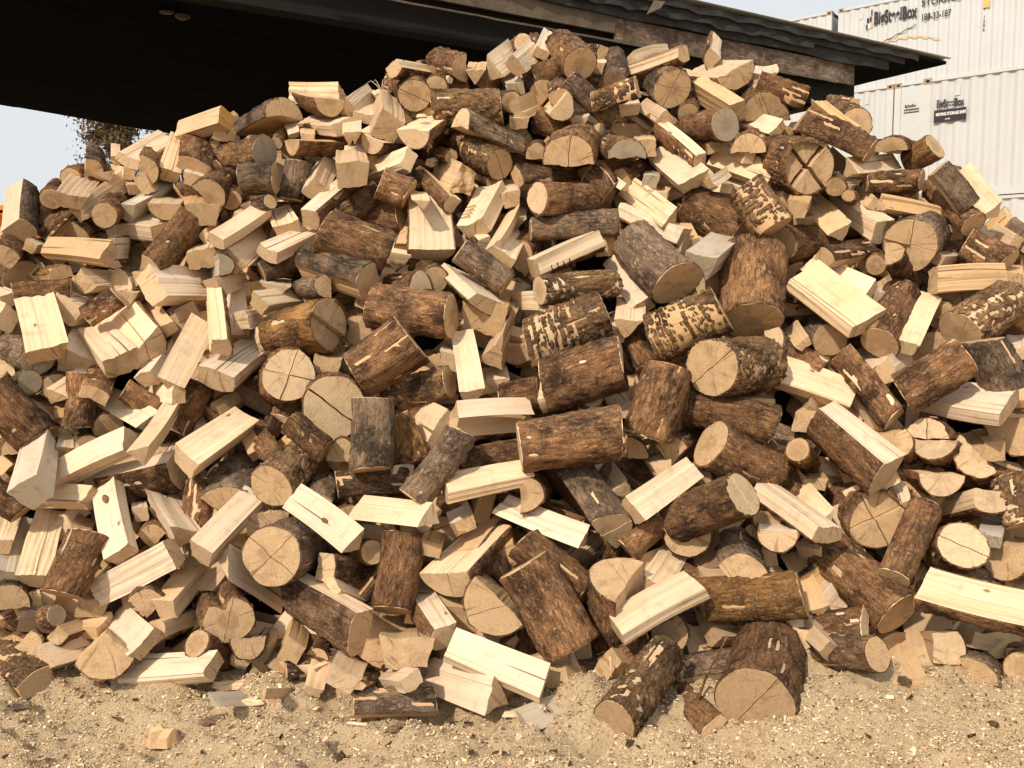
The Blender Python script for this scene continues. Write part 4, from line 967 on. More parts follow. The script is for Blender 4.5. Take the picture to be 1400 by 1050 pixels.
('R',1.664,4.772,2.185,1.37,0.03,2.82,0.094,0.094,0.400,'r',2106,'brown round log seen end on just down right of the spread quartered log'),
('R',1.696,4.672,2.131,1.49,-0.14,2.74,0.059,0.059,0.418,'t',2113,'small brown round log seen end on left of the pitted tan split'),
('B',1.102,5.047,2.435,1.36,0.26,3.01,0.097,0.060,0.375,'r',2120,'brown barked split seen end on just up right of the big sloping block'),
('R',1.519,5.146,2.515,1.36,0.14,2.90,0.079,0.079,0.403,'r',2127,'small brown round log seen end on just above the spread quartered log'),
('R',1.886,5.108,2.566,1.23,0.31,2.89,0.164,0.164,0.381,'t',2134,'pale tan round end on the right skyline below the shed tip'),
('N',1.772,4.909,2.285,1.36,-0.80,2.33,0.113,0.084,0.412,'l',2141,'pale block with a square tan end facing left'),
('N',1.765,4.938,2.200,1.39,-0.20,2.72,0.095,0.051,0.421,'l',2148,'small pale billet seen end on right of the spread quartered log'),
('N',1.901,4.871,2.111,1.05,0.96,2.63,0.075,0.050,0.400,'l',2155,'thin pale billet slanting up leftward just left of the pitted tan split'),
('H',2.014,4.965,2.430,1.47,-0.03,2.56,0.171,0.074,0.372,'rt',2162,'half moon end outlined by the white containers'),
('R',2.269,4.996,2.428,-2.66,1.03,-0.17,0.140,0.140,0.164,'yr',2169,'log with torn orange bark sticking up on the right skyline'),
('R',2.128,4.820,2.226,-1.48,1.45,1.17,0.102,0.102,0.274,'r',2176,'brown round log lying level just up left of the pitted tan split'),
('R',2.128,4.860,2.157,-0.80,1.44,1.79,0.068,0.068,0.221,'d',2183,'thin dark round log lying level just up left of the pitted tan split'),
('N',1.836,4.636,2.080,1.82,-1.07,1.71,0.102,0.062,0.384,'t',2190,'tan split with a pitted surface'),
('R',2.321,4.655,1.984,0.67,0.77,2.61,0.131,0.131,0.407,'rt',2197,'brown round log slanting up leftward just down left of the right skyline block'),
('B',2.302,4.665,2.070,0.21,0.61,3.01,0.117,0.080,0.254,'g',2204,'long grey barked split leaning on the right slope'),
('N',2.429,4.680,2.039,0.70,0.60,2.61,0.140,0.070,0.386,'l',2211,'bright block at the right skyline with bark on its lower end'),
('R',2.421,5.036,2.282,1.39,0.16,2.75,0.071,0.071,0.409,'r',2218,'small brown round log seen end on just up left of the right skyline block'),
('N',2.287,4.761,1.980,1.34,0.29,2.82,0.083,0.049,0.388,'l',2225,'small pale billet seen end on just down left of the right skyline block'),
('B',-2.487,4.527,1.822,1.20,-0.54,-2.61,0.121,0.086,0.391,'r',2232,'brown barked split slanting up rightward just below the left skyline upright split'),
('N',-2.561,4.884,1.945,0.96,-0.40,-2.88,0.119,0.102,0.412,'l',2239,'pale billet slanting up rightward just right of the left skyline upright split'),
('B',-2.443,4.821,1.921,0.52,-0.52,2.84,0.118,0.081,0.249,'r',2246,'brown barked split slanting up rightward just up left of the striped weathered split'),
('B',-2.315,4.874,1.954,1.14,-0.61,-3.07,0.162,0.123,0.413,'dt',2253,'dark barked split slanting up rightward just up right of the striped weathered split'),
('N',-2.409,4.605,1.871,1.51,-0.44,-2.88,0.062,0.056,0.399,'l',2260,'thin pale billet lying level just down right of the left skyline upright split'),
('N',-1.971,4.518,1.830,1.43,0.89,-2.00,0.120,0.076,0.380,'t',2267,'weathered striped split lying level'),
('H',-1.983,4.548,1.859,0.29,1.51,1.98,0.111,0.057,0.237,'w',2274,'tan half log seen end on just right of the striped weathered split'),
('N',-2.050,4.788,1.863,0.59,-1.48,-2.18,0.128,0.091,0.417,'d',2281,'dark billet lying level just right of the striped weathered split'),
('R',-2.501,4.713,1.710,1.12,0.51,-2.67,0.206,0.206,0.401,'g',2288,'grey barked round log slanting up leftward just below the left skyline upright split'),
('B',-2.150,4.484,1.652,-2.90,1.50,0.59,0.120,0.076,0.255,'r',2295,'brown barked split lying level down left of the striped weathered split'),
('B',-2.217,4.517,1.732,1.57,0.48,-2.43,0.111,0.076,0.372,'y',2302,'orange barked split lying level just down left of the striped weathered split'),
('B',-1.793,4.769,1.965,-1.47,-0.46,0.95,0.162,0.090,0.390,'l',2309,'half pale barked split lying level right of the striped weathered split'),
('Q',-1.768,4.498,1.758,0.25,-0.87,-2.20,0.170,0.123,0.412,'rl',2316,'pale split with dark bark on its right, sloping down to the left'),
('N',-1.550,4.623,1.817,-1.35,-0.21,0.18,0.164,0.097,0.408,'t',2323,'tan billet seen end on just up right of the long seamed block'),
('H',-1.410,4.525,1.777,-3.01,-1.53,1.88,0.111,0.076,0.401,'w',2330,'tan half log seen end on just up right of the long seamed block'),
('B',-1.452,4.525,1.893,-1.06,0.41,-0.20,0.110,0.066,0.407,'l',2337,'half pale barked split slanting up rightward just below the mossy log'),
('N',-1.398,4.578,1.806,0.95,-0.83,-2.80,0.153,0.077,0.418,'t',2344,'tan billet slanting up rightward below the mossy log'),
('N',-1.585,4.795,1.920,1.06,-0.94,-2.74,0.106,0.060,0.408,'l',2351,'pale billet slanting up rightward down left of the mossy log'),
('N',-2.100,4.513,1.688,1.51,-0.75,3.00,0.121,0.076,0.400,'l',2358,'pale billet lying level just down right of the striped weathered split'),
('N',-2.160,4.423,1.563,1.55,-0.57,-3.10,0.148,0.112,0.401,'l',2365,'pale billet lying level below the striped weathered split'),
('B',-1.884,4.401,1.624,-2.95,0.96,0.41,0.108,0.075,0.184,'r',2372,'brown barked split slanting up rightward down right of the striped weathered split'),
('N',-1.887,4.469,1.607,1.47,-0.19,-2.84,0.100,0.075,0.389,'l',2379,'pale billet seen end on down right of the striped weathered split'),
('N',-2.112,4.153,1.358,0.93,0.17,-2.66,0.177,0.088,0.407,'l',2386,'pale double sided split standing steeply'),
('N',-2.441,4.507,1.428,1.06,1.02,3.14,0.111,0.088,0.404,'t',2393,'tan billet standing steeply just above the heart shaped end'),
('N',-2.458,4.488,1.607,1.42,0.32,-2.47,0.085,0.065,0.413,'l',2400,'thin pale billet slanting up leftward up left of the heart shaped end'),
('N',-2.436,4.424,1.510,1.33,0.87,-2.62,0.119,0.094,0.397,'l',2407,'pale billet slanting up leftward just up left of the heart shaped end'),
('R',-2.206,4.236,1.336,1.35,1.09,-2.56,0.153,0.153,0.373,'gwx1',2414,'grey heart shaped end face'),
('R',-2.215,4.187,1.230,-1.97,0.96,0.37,0.109,0.109,0.400,'gw',2421,'grey barked round log slanting up rightward just above the thick left-edge log'),
('N',-1.832,4.542,1.706,1.47,-0.26,-2.89,0.099,0.066,0.417,'l',2428,'pale billet seen end on just left of the long seamed block'),
('N',-1.741,4.443,1.669,1.59,-0.88,2.72,0.198,0.103,0.405,'l',2435,'big bright block with a long seam across its face'),
('N',-1.463,4.484,1.660,1.05,-1.30,-2.78,0.100,0.076,0.405,'l',2442,'pale billet lying level just right of the long seamed block'),
('N',-1.370,4.538,1.408,0.79,0.07,-2.85,0.142,0.096,0.392,'l',2449,'pale billet standing steeply down right of the long seamed block'),
('B',-1.336,4.199,1.389,0.05,-0.92,-1.26,0.113,0.098,0.391,'rl',2456,'pale upright wedge with dark bark down its right side'),
('N',-1.565,4.143,1.217,0.70,-0.49,-2.83,0.130,0.071,0.409,'l',2463,'bright slanted billet with a small dark knot near its foot'),
('N',-1.686,4.199,1.237,1.13,0.34,3.00,0.092,0.072,0.376,'l',2470,'pale billet slanting up rightward just left of the dark knotted billet'),
('H',-1.705,4.301,1.367,-1.00,-0.79,0.30,0.222,0.137,0.417,'ltx1',2477,'half log with a tan end turned to the right and a bright top'),
('N',-1.796,4.207,1.313,1.23,0.29,-2.53,0.161,0.107,0.418,'l',2484,'pale billet slanting up leftward left of the dark knotted billet'),
('N',-2.051,4.319,1.314,1.18,-0.46,-2.73,0.194,0.083,0.422,'l',2491,'pale billet slanting up rightward right of the heart shaped end'),
('N',-1.652,4.374,1.459,1.22,0.55,-2.76,0.108,0.065,0.379,'t',2498,'tan billet slanting up leftward just down left of the long seamed block'),
('N',-1.641,4.465,1.465,1.16,-1.12,-2.85,0.150,0.085,0.378,'t',2505,'tan billet slanting up rightward just above the dark knotted billet'),
('N',-2.065,4.107,1.162,1.21,-0.49,-3.08,0.102,0.070,0.418,'l',2512,'pale billet slanting up rightward down right of the heart shaped end'),
('B',-1.859,4.055,1.184,1.38,-0.40,-2.75,0.119,0.078,0.393,'r',2519,'brown barked split slanting up rightward right of the heart shaped end'),
('R',-2.122,4.242,1.199,1.51,-0.13,-2.76,0.128,0.128,0.386,'d',2526,'dark round log seen end on just down right of the heart shaped end'),
('N',-2.102,4.313,1.280,1.60,-0.32,-2.89,0.097,0.083,0.392,'t',2533,'tan billet seen end on just right of the heart shaped end'),
('N',-1.518,4.148,1.175,1.75,1.40,-2.22,0.080,0.061,0.406,'l',2540,'thin pale billet lying level just down left of the dark knotted billet'),
('B',-1.361,4.184,1.239,-1.25,0.29,-0.15,0.181,0.107,0.380,'l',2547,'half pale barked split slanting up rightward just left of the saw crossed end'),
('N',-1.423,4.329,1.313,1.44,0.02,-2.81,0.083,0.063,0.397,'t',2554,'small tan billet seen end on just right of the dark knotted billet'),
('N',-1.304,4.384,1.502,1.36,-1.34,-2.94,0.098,0.074,0.406,'l',2561,'pale billet lying level just left of the slipped quarter log'),
('R',-1.272,4.674,1.746,0.01,-1.19,-2.80,0.102,0.102,0.258,'d',2568,'dark round log slanting up rightward above the slipped quarter log'),
('B',-1.223,4.602,1.834,-1.14,0.47,-0.36,0.144,0.078,0.373,'l',2575,'half pale barked split slanting up rightward left of the orange ended log'),
('N',-1.151,4.770,1.965,1.12,0.38,-2.93,0.137,0.090,0.414,'l',2582,'pale billet slanting up leftward just down right of the mossy log'),
('N',-1.303,4.906,1.879,0.79,0.80,2.81,0.120,0.093,0.395,'l',2589,'pale billet standing steeply below the mossy log'),
('R',-0.625,4.634,1.827,-0.11,1.19,-3.13,0.239,0.239,0.337,'ry',2596,'round log with a rough orange end face'),
('R',-0.569,4.965,2.067,-1.43,1.47,1.28,0.216,0.216,0.401,'rt',2603,'round log with a ringed tan end facing right'),
('H',-0.408,4.673,1.838,-0.71,-0.03,0.12,0.240,0.108,0.387,'lt',2610,'bright upright half log with brown streaks down its right'),
('B',-0.129,4.653,1.864,-0.73,1.04,1.13,0.114,0.088,0.418,'rl',2617,'half pale barked split slanting up leftward just right of the streaked upright half log'),
('R',-0.027,4.527,1.679,0.02,0.94,3.12,0.126,0.126,0.289,'g',2624,'slim grey scaly log slanting down to the right'),
('B',-0.122,4.372,1.581,-1.16,0.38,0.63,0.212,0.074,0.400,'l',2631,'bright flat split below the slim grey log'),
('N',-0.141,4.422,1.510,1.39,-0.17,3.08,0.217,0.140,0.381,'t',2638,'gnarled pale chunk with torn knotty wood'),
('N',-0.027,4.575,1.535,1.39,-0.17,3.05,0.112,0.089,0.404,'l',2645,'pale billet seen end on just right of the gnarled chunk'),
('N',-0.060,4.260,1.343,1.10,0.77,2.65,0.191,0.109,0.419,'t',2652,'tan billet slanting up rightward just down right of the gnarled chunk'),
('B',-0.698,4.445,1.704,1.21,0.78,-2.38,0.148,0.140,0.418,'gt',2659,'grey barked slab with a tan underside'),
('H',-0.910,4.463,1.673,2.79,1.55,-1.36,0.119,0.094,0.379,'gt',2666,'tan half log lying level just above the slipped quarter log'),
('N',-1.192,4.607,1.653,1.39,-0.11,-2.94,0.154,0.078,0.404,'l',2673,'pale billet seen end on just up left of the slipped quarter log'),
('N',-1.233,4.451,1.589,1.48,-0.75,2.80,0.109,0.075,0.418,'l',2680,'pale billet lying level just up left of the slipped quarter log'),
('R',-0.848,4.271,1.496,-2.42,1.33,0.10,0.247,0.247,0.382,'ytx2',2687,'round log split into four with one quarter slipped'),
('R',-1.015,4.145,1.267,1.80,0.33,-2.69,0.241,0.241,0.394,'lx2',2694,'round end face crossed by two saw cuts'),
('N',-0.861,4.250,1.293,1.46,-0.13,-3.02,0.134,0.081,0.409,'t',2701,'tan billet seen end on just above the darkly cracked pale end'),
('H',-0.460,4.181,1.432,3.12,0.97,0.05,0.253,0.151,0.309,'r',2708,'large dark brown half log with its bark to the front'),
('R',-0.286,4.339,1.529,0.38,1.43,-2.96,0.208,0.208,0.395,'rt',2715,'reddish round log with a knot in its bark'),
('H',-0.446,4.484,1.696,1.60,0.01,-2.55,0.120,0.094,0.405,'rl',2722,'pale half log lying level down right of the orange ended log'),
('R',-0.746,4.448,1.457,1.41,-1.33,-3.10,0.151,0.151,0.407,'r',2729,'brown round log lying level just up left of the dark flat half log'),
('R',-0.290,4.248,1.225,3.12,1.40,-0.46,0.145,0.145,0.390,'pt',2736,'blotchy round log lying level just down right of the dark flat half log'),
('N',-0.292,4.284,1.316,1.34,-0.33,-3.10,0.125,0.073,0.406,'l',2743,'pale billet standing steeply just down left of the gnarled chunk'),
('N',-0.174,4.124,1.161,0.85,0.17,-3.08,0.121,0.097,0.402,'l',2750,'tall narrow pale split standing upright'),
('N',-0.096,4.336,1.191,1.23,0.16,-3.10,0.195,0.074,0.408,'l',2757,'pale billet standing steeply below the gnarled chunk'),
('N',-0.413,4.616,1.653,1.17,-1.48,-2.93,0.100,0.067,0.399,'t',2764,'tan billet lying level just up left of the gnarled chunk'),
('N',-0.724,4.542,1.589,1.52,-0.38,3.09,0.111,0.088,0.389,'t',2771,'tan billet seen end on above the dark flat half log'),
('N',-0.372,4.313,1.314,1.56,0.19,-2.94,0.071,0.053,0.395,'t',2778,'small tan billet seen end on just right of the dark flat half log'),
('R',-0.379,4.534,1.706,1.21,0.78,-3.08,0.126,0.126,0.420,'r',2785,'brown round log slanting up leftward just below the streaked upright half log'),
('R',0.542,4.728,1.998,-2.34,1.46,0.74,0.131,0.131,0.450,'g',2792,'grey barked round log lying level just above the slotted bright slab'),
('H',0.028,4.747,1.842,1.12,-0.79,3.13,0.211,0.120,0.380,'rt',2799,'tan half log slanting up rightward just left of the slotted bright slab'),
('B',0.109,4.562,1.761,-1.16,0.05,-1.25,0.193,0.106,0.373,'l',2806,'bright slab with small saw slots and bark below'),
('R',0.129,4.338,1.650,0.36,-1.47,-3.05,0.129,0.129,0.416,'pl',2813,'blotchy round log lying level just below the slotted bright slab'),
('N',0.148,4.378,1.607,-1.94,1.51,-0.01,0.098,0.055,0.423,'l',2820,'pale billet lying level just right of the gnarled chunk'),
('R',0.434,4.264,1.539,3.05,1.18,-0.14,0.230,0.230,0.385,'p',2827,'round log with square pale patches torn from its bark'),
('R',0.497,4.068,1.330,-3.12,1.26,-0.33,0.236,0.236,0.386,'rlx1',2834,'thick round log with a stepped pale end on its right'),
('R',0.364,4.158,1.174,-2.02,0.40,-0.13,0.109,0.109,0.229,'l',2841,'brown round log seen end on just below the stepped pale end'),
('R',0.137,4.266,1.171,2.80,1.36,-0.53,0.154,0.154,0.196,'r',2848,'brown round log lying level up left of the fat knotted log'),
('H',0.027,4.439,1.350,-1.55,0.01,0.17,0.169,0.104,0.397,'t',2855,'tan half log seen end on just down right of the gnarled chunk'),
('R',0.795,4.418,1.686,0.62,0.80,2.94,0.264,0.264,0.415,'gtx1',2862,'thick grey round log scored with pale scratches'),
('N',0.649,4.522,1.571,0.75,0.58,3.00,0.111,0.086,0.383,'l',2869,'pale billet slanting up leftward just down left of the scored grey log'),
('N',0.555,4.340,1.469,1.26,-0.05,3.01,0.146,0.083,0.418,'l',2876,'pale billet standing steeply left of the chewed stripy log'),
('N',0.498,4.367,1.433,1.39,0.04,3.05,0.083,0.064,0.396,'l',2883,'small pale billet seen end on just right of the square patched log'),
('R',0.656,4.263,1.420,0.12,-1.14,2.90,0.247,0.247,0.347,'p',2890,'stripy round log chewed into rings by the processor'),
('R',0.890,4.056,1.307,1.65,-1.45,2.29,0.252,0.252,0.414,'ptx1',2897,'broad round end face with one dark gash and ringed bark behind'),
('R',1.167,4.464,1.501,0.63,-0.03,2.89,0.294,0.294,0.419,'rtx1',2904,'short fat upright log with reddish bark'),
('N',0.903,4.462,1.775,1.25,-0.38,2.72,0.149,0.113,0.398,'w',2911,'small dusty pale block with a boxy end'),
('B',0.877,4.711,1.923,-1.16,-0.07,0.88,0.115,0.099,0.404,'rl',2918,'half pale barked split slanting up leftward just above the scored grey log'),
('N',0.926,4.769,1.871,1.09,0.39,2.93,0.116,0.081,0.401,'t',2925,'tan billet standing steeply just down left of the shaded brown log'),
('R',1.225,4.835,1.941,0.20,1.04,2.78,0.249,0.249,0.382,'rt',2932,'large brown round log slanting down to a shaded end'),
('R',0.654,4.406,1.282,0.27,0.45,3.03,0.124,0.124,0.170,'r',2939,'brown round log slanting up leftward down left of the chewed stripy log'),
('N',0.449,4.726,1.878,0.97,-1.39,-2.91,0.115,0.068,0.420,'t',2946,'tan billet lying level just right of the slotted bright slab'),
('R',1.372,4.710,1.886,-0.30,-1.51,-2.20,0.177,0.177,0.419,'rt',2953,'brown round log lying level down right of the deep grooved stripy log'),
('N',1.698,4.766,1.946,0.92,0.49,3.08,0.137,0.080,0.373,'l',2960,'smooth bright billet in the pile'),
('B',1.919,4.779,1.956,-1.07,-0.05,0.33,0.138,0.120,0.406,'lt',2967,'bright split with bark on its lower side'),
('B',1.539,4.539,1.813,1.38,-0.71,2.33,0.101,0.076,0.389,'rt',2974,'half pale barked split lying level just above the large streaked split'),
('R',1.840,4.659,1.782,1.35,0.08,2.80,0.092,0.092,0.379,'r',2981,'brown round log seen end on just left of the post like half log'),
('R',1.994,4.619,1.881,1.21,-0.68,2.78,0.247,0.247,0.379,'gtx2',2988,'round end face quartered by two dark cracks'),
('H',1.823,4.409,1.829,2.96,-1.20,1.17,0.117,0.093,0.413,'rt',2995,'small post like half log standing before a cracked round end'),
('H',2.289,4.900,1.936,-1.31,-0.01,-0.29,0.217,0.113,0.422,'t',3002,'tan half log seen end on just down right of the pitted tan split'),
('R',2.466,4.601,1.780,0.06,1.02,2.59,0.174,0.174,0.220,'r',3009,'brown round log slanting up leftward just up right of the hanging half moon'),
('N',2.031,4.443,1.704,0.24,-1.52,3.13,0.129,0.084,0.392,'t',3016,'smooth tan face lying level'),
('H',2.209,4.508,1.607,-1.38,0.00,-0.54,0.312,0.114,0.399,'tx1',3023,'wide half moon end face hanging flat side up'),
('B',1.667,4.303,1.487,-0.87,-0.49,0.40,0.209,0.091,0.415,'l',3030,'large bright flat split with brown streaks'),
('N',1.734,4.445,1.642,1.07,0.74,-2.95,0.139,0.075,0.411,'l',3037,'pale billet slanting up leftward just above the large streaked split'),
('R',1.734,4.313,1.401,0.84,-0.36,2.74,0.173,0.173,0.375,'rt',3044,'brown round log slanting up rightward just below the post like half log'),
('N',1.826,4.264,1.386,0.87,-0.38,2.72,0.134,0.072,0.383,'l',3051,'pale billet leaning against a bark covered log'),
('N',1.730,4.206,1.271,1.40,-0.87,2.67,0.123,0.072,0.417,'l',3058,'pale billet slanting up rightward up left of the ragged bright slab'),
('N',1.747,4.313,1.280,1.19,0.60,2.80,0.116,0.064,0.398,'l',3065,'pale billet slanting up leftward down right of the large streaked split'),
('N',1.610,4.304,1.141,1.02,0.91,-2.32,0.145,0.083,0.408,'l',3072,'long pale split with a raised back edge'),
('R',1.502,4.406,1.264,0.23,1.08,2.95,0.133,0.133,0.276,'r',3079,'brown round log slanting up leftward right of the gashed round end'),
('R',1.544,4.437,1.413,1.32,0.93,2.86,0.160,0.160,0.405,'gt',3086,'grey barked round log slanting up leftward just down left of the large streaked split'),
('N',1.396,4.363,1.398,1.21,0.59,2.86,0.078,0.046,0.246,'t',3093,'tan billet slanting up leftward just down left of the large streaked split'),
('R',2.091,4.481,1.536,1.44,0.14,2.78,0.134,0.134,0.400,'d',3100,'dark round log seen end on just down left of the hanging half moon'),
('R',2.042,4.434,1.351,1.44,-0.18,2.60,0.213,0.213,0.384,'t',3107,'brown round log seen end on down left of the torn block log'),
('R',2.111,4.313,1.452,0.83,-0.93,2.65,0.215,0.215,0.382,'pt',3114,'round log with square blocks torn out of its lower end'),
('R',1.756,4.082,1.182,0.22,-0.93,2.61,0.189,0.189,0.304,'r',3121,'brown round log slanting up rightward just up left of the ragged bright slab'),
('R',2.212,4.061,1.192,0.17,0.44,2.68,0.204,0.204,0.262,'g',3128,'thick grey log with scaly cracked bark'),
('N',2.385,4.300,1.350,1.44,0.04,2.66,0.094,0.063,0.408,'l',3135,'pale billet seen end on just up right of the thick scaly log'),
('N',2.484,4.577,1.707,1.39,-0.02,2.63,0.102,0.077,0.418,'t',3142,'tan billet seen end on just right of the hanging half moon'),
('R',2.615,4.808,1.779,1.25,-0.71,2.67,0.143,0.143,0.384,'g',3149,'grey barked round log slanting up rightward up right of the hanging half moon'),
('N',2.557,4.677,1.884,1.12,0.98,2.56,0.089,0.056,0.375,'l',3156,'thin pale billet slanting up leftward just down right of the right skyline block'),
('B',2.604,4.629,1.881,1.13,0.78,2.58,0.100,0.056,0.393,'g',3163,'grey barked split slanting up leftward down right of the right skyline block'),
('N',2.126,4.619,1.808,1.48,-0.43,2.50,0.075,0.056,0.389,'l',3170,'thin pale billet lying level just up left of the hanging half moon'),
('N',1.759,4.484,1.616,1.42,-0.10,2.72,0.110,0.065,0.396,'w',3177,'greyish billet seen end on just down left of the post like half log'),
('N',1.892,4.661,1.654,1.20,-1.04,2.77,0.114,0.079,0.394,'l',3184,'pale billet slanting up rightward just below the post like half log'),
('R',-2.145,4.117,0.977,0.21,0.63,-2.56,0.200,0.200,0.323,'r',3191,'thick brown round log at the left edge'),
('N',-2.170,4.311,1.071,1.29,-0.27,-2.71,0.117,0.055,0.378,'l',3198,'pale billet standing steeply just right of the thick left-edge log'),
('R',-1.980,4.126,1.027,0.23,-0.10,-2.71,0.125,0.125,0.253,'r',3205,'brown round log standing steeply right of the thick left-edge log'),
('R',-1.867,4.188,1.018,1.37,0.45,-2.66,0.127,0.127,0.374,'rt',3212,'brown round log slanting up leftward right of the thick left-edge log'),
('N',-1.643,4.116,1.040,1.32,0.47,-2.35,0.121,0.070,0.421,'l',3219,'pale billet slanting up leftward down left of the dark knotted billet'),
('B',-1.640,4.220,1.091,0.35,0.93,-2.62,0.105,0.054,0.184,'r',3226,'brown barked split slanting up leftward down left of the dark knotted billet'),
('N',-1.576,3.839,0.941,1.12,0.19,3.00,0.095,0.085,0.410,'l',3233,'narrow split with a bright left side, slanting steeply'),
('R',-1.589,4.258,0.991,0.23,-0.50,-2.86,0.146,0.146,0.253,'r',3240,'brown round log slanting up rightward just up left of the two sided pale split'),
('N',-1.418,3.914,0.904,1.13,-0.57,2.91,0.151,0.109,0.395,'l',3247,'broad two sided pale split slanting up to the right'),
('N',-1.163,4.108,0.903,1.12,0.39,-2.80,0.065,0.053,0.244,'t',3254,'thin tan billet slanting up leftward just right of the two sided pale split'),
('Q',-1.244,3.925,0.741,1.25,0.04,-3.04,0.232,0.127,0.405,'gt',3261,'tan wedge standing steeply just down right of the two sided pale split'),
('R',-1.388,3.958,0.578,0.36,-0.09,-2.83,0.137,0.137,0.236,'r',3268,'brown round log standing steeply below the two sided pale split'),
('N',-1.276,3.655,0.573,1.06,-0.46,2.96,0.109,0.087,0.380,'l',3275,'long tan split sloping down to the left'),
('N',-1.185,3.817,0.543,1.36,-0.37,-2.94,0.096,0.058,0.393,'t',3282,'tan billet standing steeply just left of the cross cut round log'),
('N',-1.988,3.737,0.805,1.09,0.63,-3.09,0.161,0.137,0.404,'w',3289,'pale split with a greyish dusty front corner'),
('N',-2.005,4.080,0.908,1.28,-0.14,-2.71,0.102,0.070,0.373,'l',3296,'pale billet standing steeply down right of the thick left-edge log'),
('Q',-1.929,4.116,0.961,1.58,-0.01,-2.65,0.102,0.079,0.415,'t',3303,'tan wedge seen end on right of the thick left-edge log'),
('N',-1.675,3.978,0.990,2.30,0.88,-1.14,0.117,0.077,0.394,'l',3310,'bright block crossing the paler ones'),
('B',-1.488,4.014,0.845,-1.98,1.01,1.02,0.164,0.112,0.385,'rl',3317,'half pale barked split lying level just up right of the knotted upright block'),
('N',-1.819,3.893,0.744,1.68,0.64,-1.97,0.097,0.067,0.384,'l',3324,'pale billet lying level left of the knotted upright block'),
('N',-1.596,3.669,0.568,0.82,0.65,-3.12,0.126,0.095,0.406,'l',3331,'bright upright block with a small knot near its top'),
('N',-2.174,3.776,0.570,1.37,-0.31,-2.70,0.112,0.065,0.374,'l',3338,'pale billet standing steeply below the thick left-edge log'),
('R',-2.111,3.886,0.693,0.46,0.78,-2.44,0.119,0.119,0.179,'r',3345,'brown round log slanting up leftward below the thick left-edge log'),
('H',-2.245,4.084,0.941,1.62,-0.00,-2.60,0.120,0.079,0.388,'t',3352,'tan half log seen end on just below the thick left-edge log'),
('N',-1.869,3.853,0.605,1.54,-0.59,-2.85,0.086,0.077,0.385,'t',3359,'tan billet slanting up rightward just left of the knotted upright block'),
('N',-1.378,3.755,0.607,1.29,-0.31,-2.42,0.163,0.097,0.410,'l',3366,'squat pale block with a pointed outline'),
('N',-1.408,3.775,0.507,1.55,0.27,-2.71,0.095,0.056,0.403,'w',3373,'greyish billet standing steeply just up right of the long pale block'),
('Q',-1.540,3.834,0.610,1.60,0.00,-2.77,0.114,0.099,0.419,'t',3380,'tan wedge seen end on just right of the knotted upright block'),
('N',-1.604,3.884,0.686,1.63,0.04,-2.71,0.065,0.058,0.408,'l',3387,'small pale billet seen end on just up right of the knotted upright block'),
('N',-1.570,4.042,0.906,1.55,-0.15,-2.88,0.101,0.052,0.387,'l',3394,'pale billet seen end on just left of the two sided pale split'),
('N',-2.125,4.212,0.980,1.37,-0.29,-2.71,0.057,0.054,0.194,'t',3401,'small tan billet seen end on just right of the thick left-edge log'),
('R',-0.813,4.156,1.115,1.40,0.38,-2.90,0.276,0.276,0.378,'lx1',3408,'large pale round end with a dark crack running down it'),
('R',-0.615,3.919,0.871,0.21,-0.04,-2.99,0.171,0.171,0.311,'g',3415,'short upright log with reddish grey bark'),
('B',-0.429,4.076,0.884,0.31,0.44,-2.95,0.129,0.070,0.225,'y',3422,'orange barked split slanting up leftward just up left of the scaly leaning log'),
('N',-0.333,4.128,1.009,1.33,1.04,-2.82,0.215,0.053,0.410,'l',3429,'pale billet slanting up leftward just above the scaly leaning log'),
('N',-0.258,3.998,1.101,1.61,-0.85,2.12,0.099,0.077,0.387,'l',3436,'pale billet lying level up right of the scaly leaning log'),
('B',-0.265,4.104,1.021,-1.59,-0.11,-0.95,0.111,0.097,0.390,'l',3443,'half pale barked split lying level up right of the scaly leaning log'),
('R',-0.245,4.034,0.858,0.74,-1.29,2.53,0.131,0.131,0.321,'r',3450,'brown round log lying level right of the scaly leaning log'),
('R',-0.423,3.790,0.771,0.28,-0.63,3.09,0.131,0.131,0.354,'g',3457,'slim round log with scaly grey bark leaning to the right'),
('B',-0.287,3.826,0.802,-1.43,0.45,-1.16,0.145,0.082,0.376,'l',3464,'long pale split lying nearly level'),
('B',-0.772,3.963,0.798,1.53,-1.37,1.82,0.117,0.077,0.329,'d',3471,'dark barked split lying level up right of the flat knotted billet'),
('N',-0.533,3.990,0.858,2.21,-1.39,1.82,0.036,0.034,0.123,'l',3478,'thin pale billet lying level just left of the scaly leaning log'),
('R',-1.037,3.873,0.808,1.20,-0.84,-3.10,0.189,0.189,0.398,'pt',3485,'round log with ridged bark and ragged pale shreds'),
('R',-0.829,4.019,0.935,0.37,0.79,-2.77,0.114,0.114,0.208,'r',3492,'brown round log slanting up leftward just down left of the darkly cracked pale end'),
('B',-1.067,4.027,0.917,1.34,0.47,-2.80,0.100,0.060,0.405,'r',3499,'brown barked split slanting up leftward just right of the two sided pale split'),
('B',-0.848,3.937,0.730,1.39,-0.33,-3.00,0.116,0.068,0.412,'g',3506,'grey barked split standing steeply just above the flat knotted billet'),
('N',-0.642,3.703,0.601,0.92,0.86,-2.65,0.127,0.072,0.376,'l',3513,'bright flat billet with a small knot'),
('R',-0.973,3.637,0.570,1.81,-1.04,2.92,0.238,0.238,0.422,'gtx2',3520,'round log with a cross cut into its end face'),
('N',-1.060,3.886,0.645,1.58,0.02,-2.86,0.177,0.101,0.422,'t',3527,'tan billet standing steeply just up left of the cross cut round log'),
('Q',-0.701,3.915,0.678,1.68,-0.04,-2.79,0.116,0.084,0.394,'t',3534,'tan wedge seen end on just up right of the flat knotted billet'),
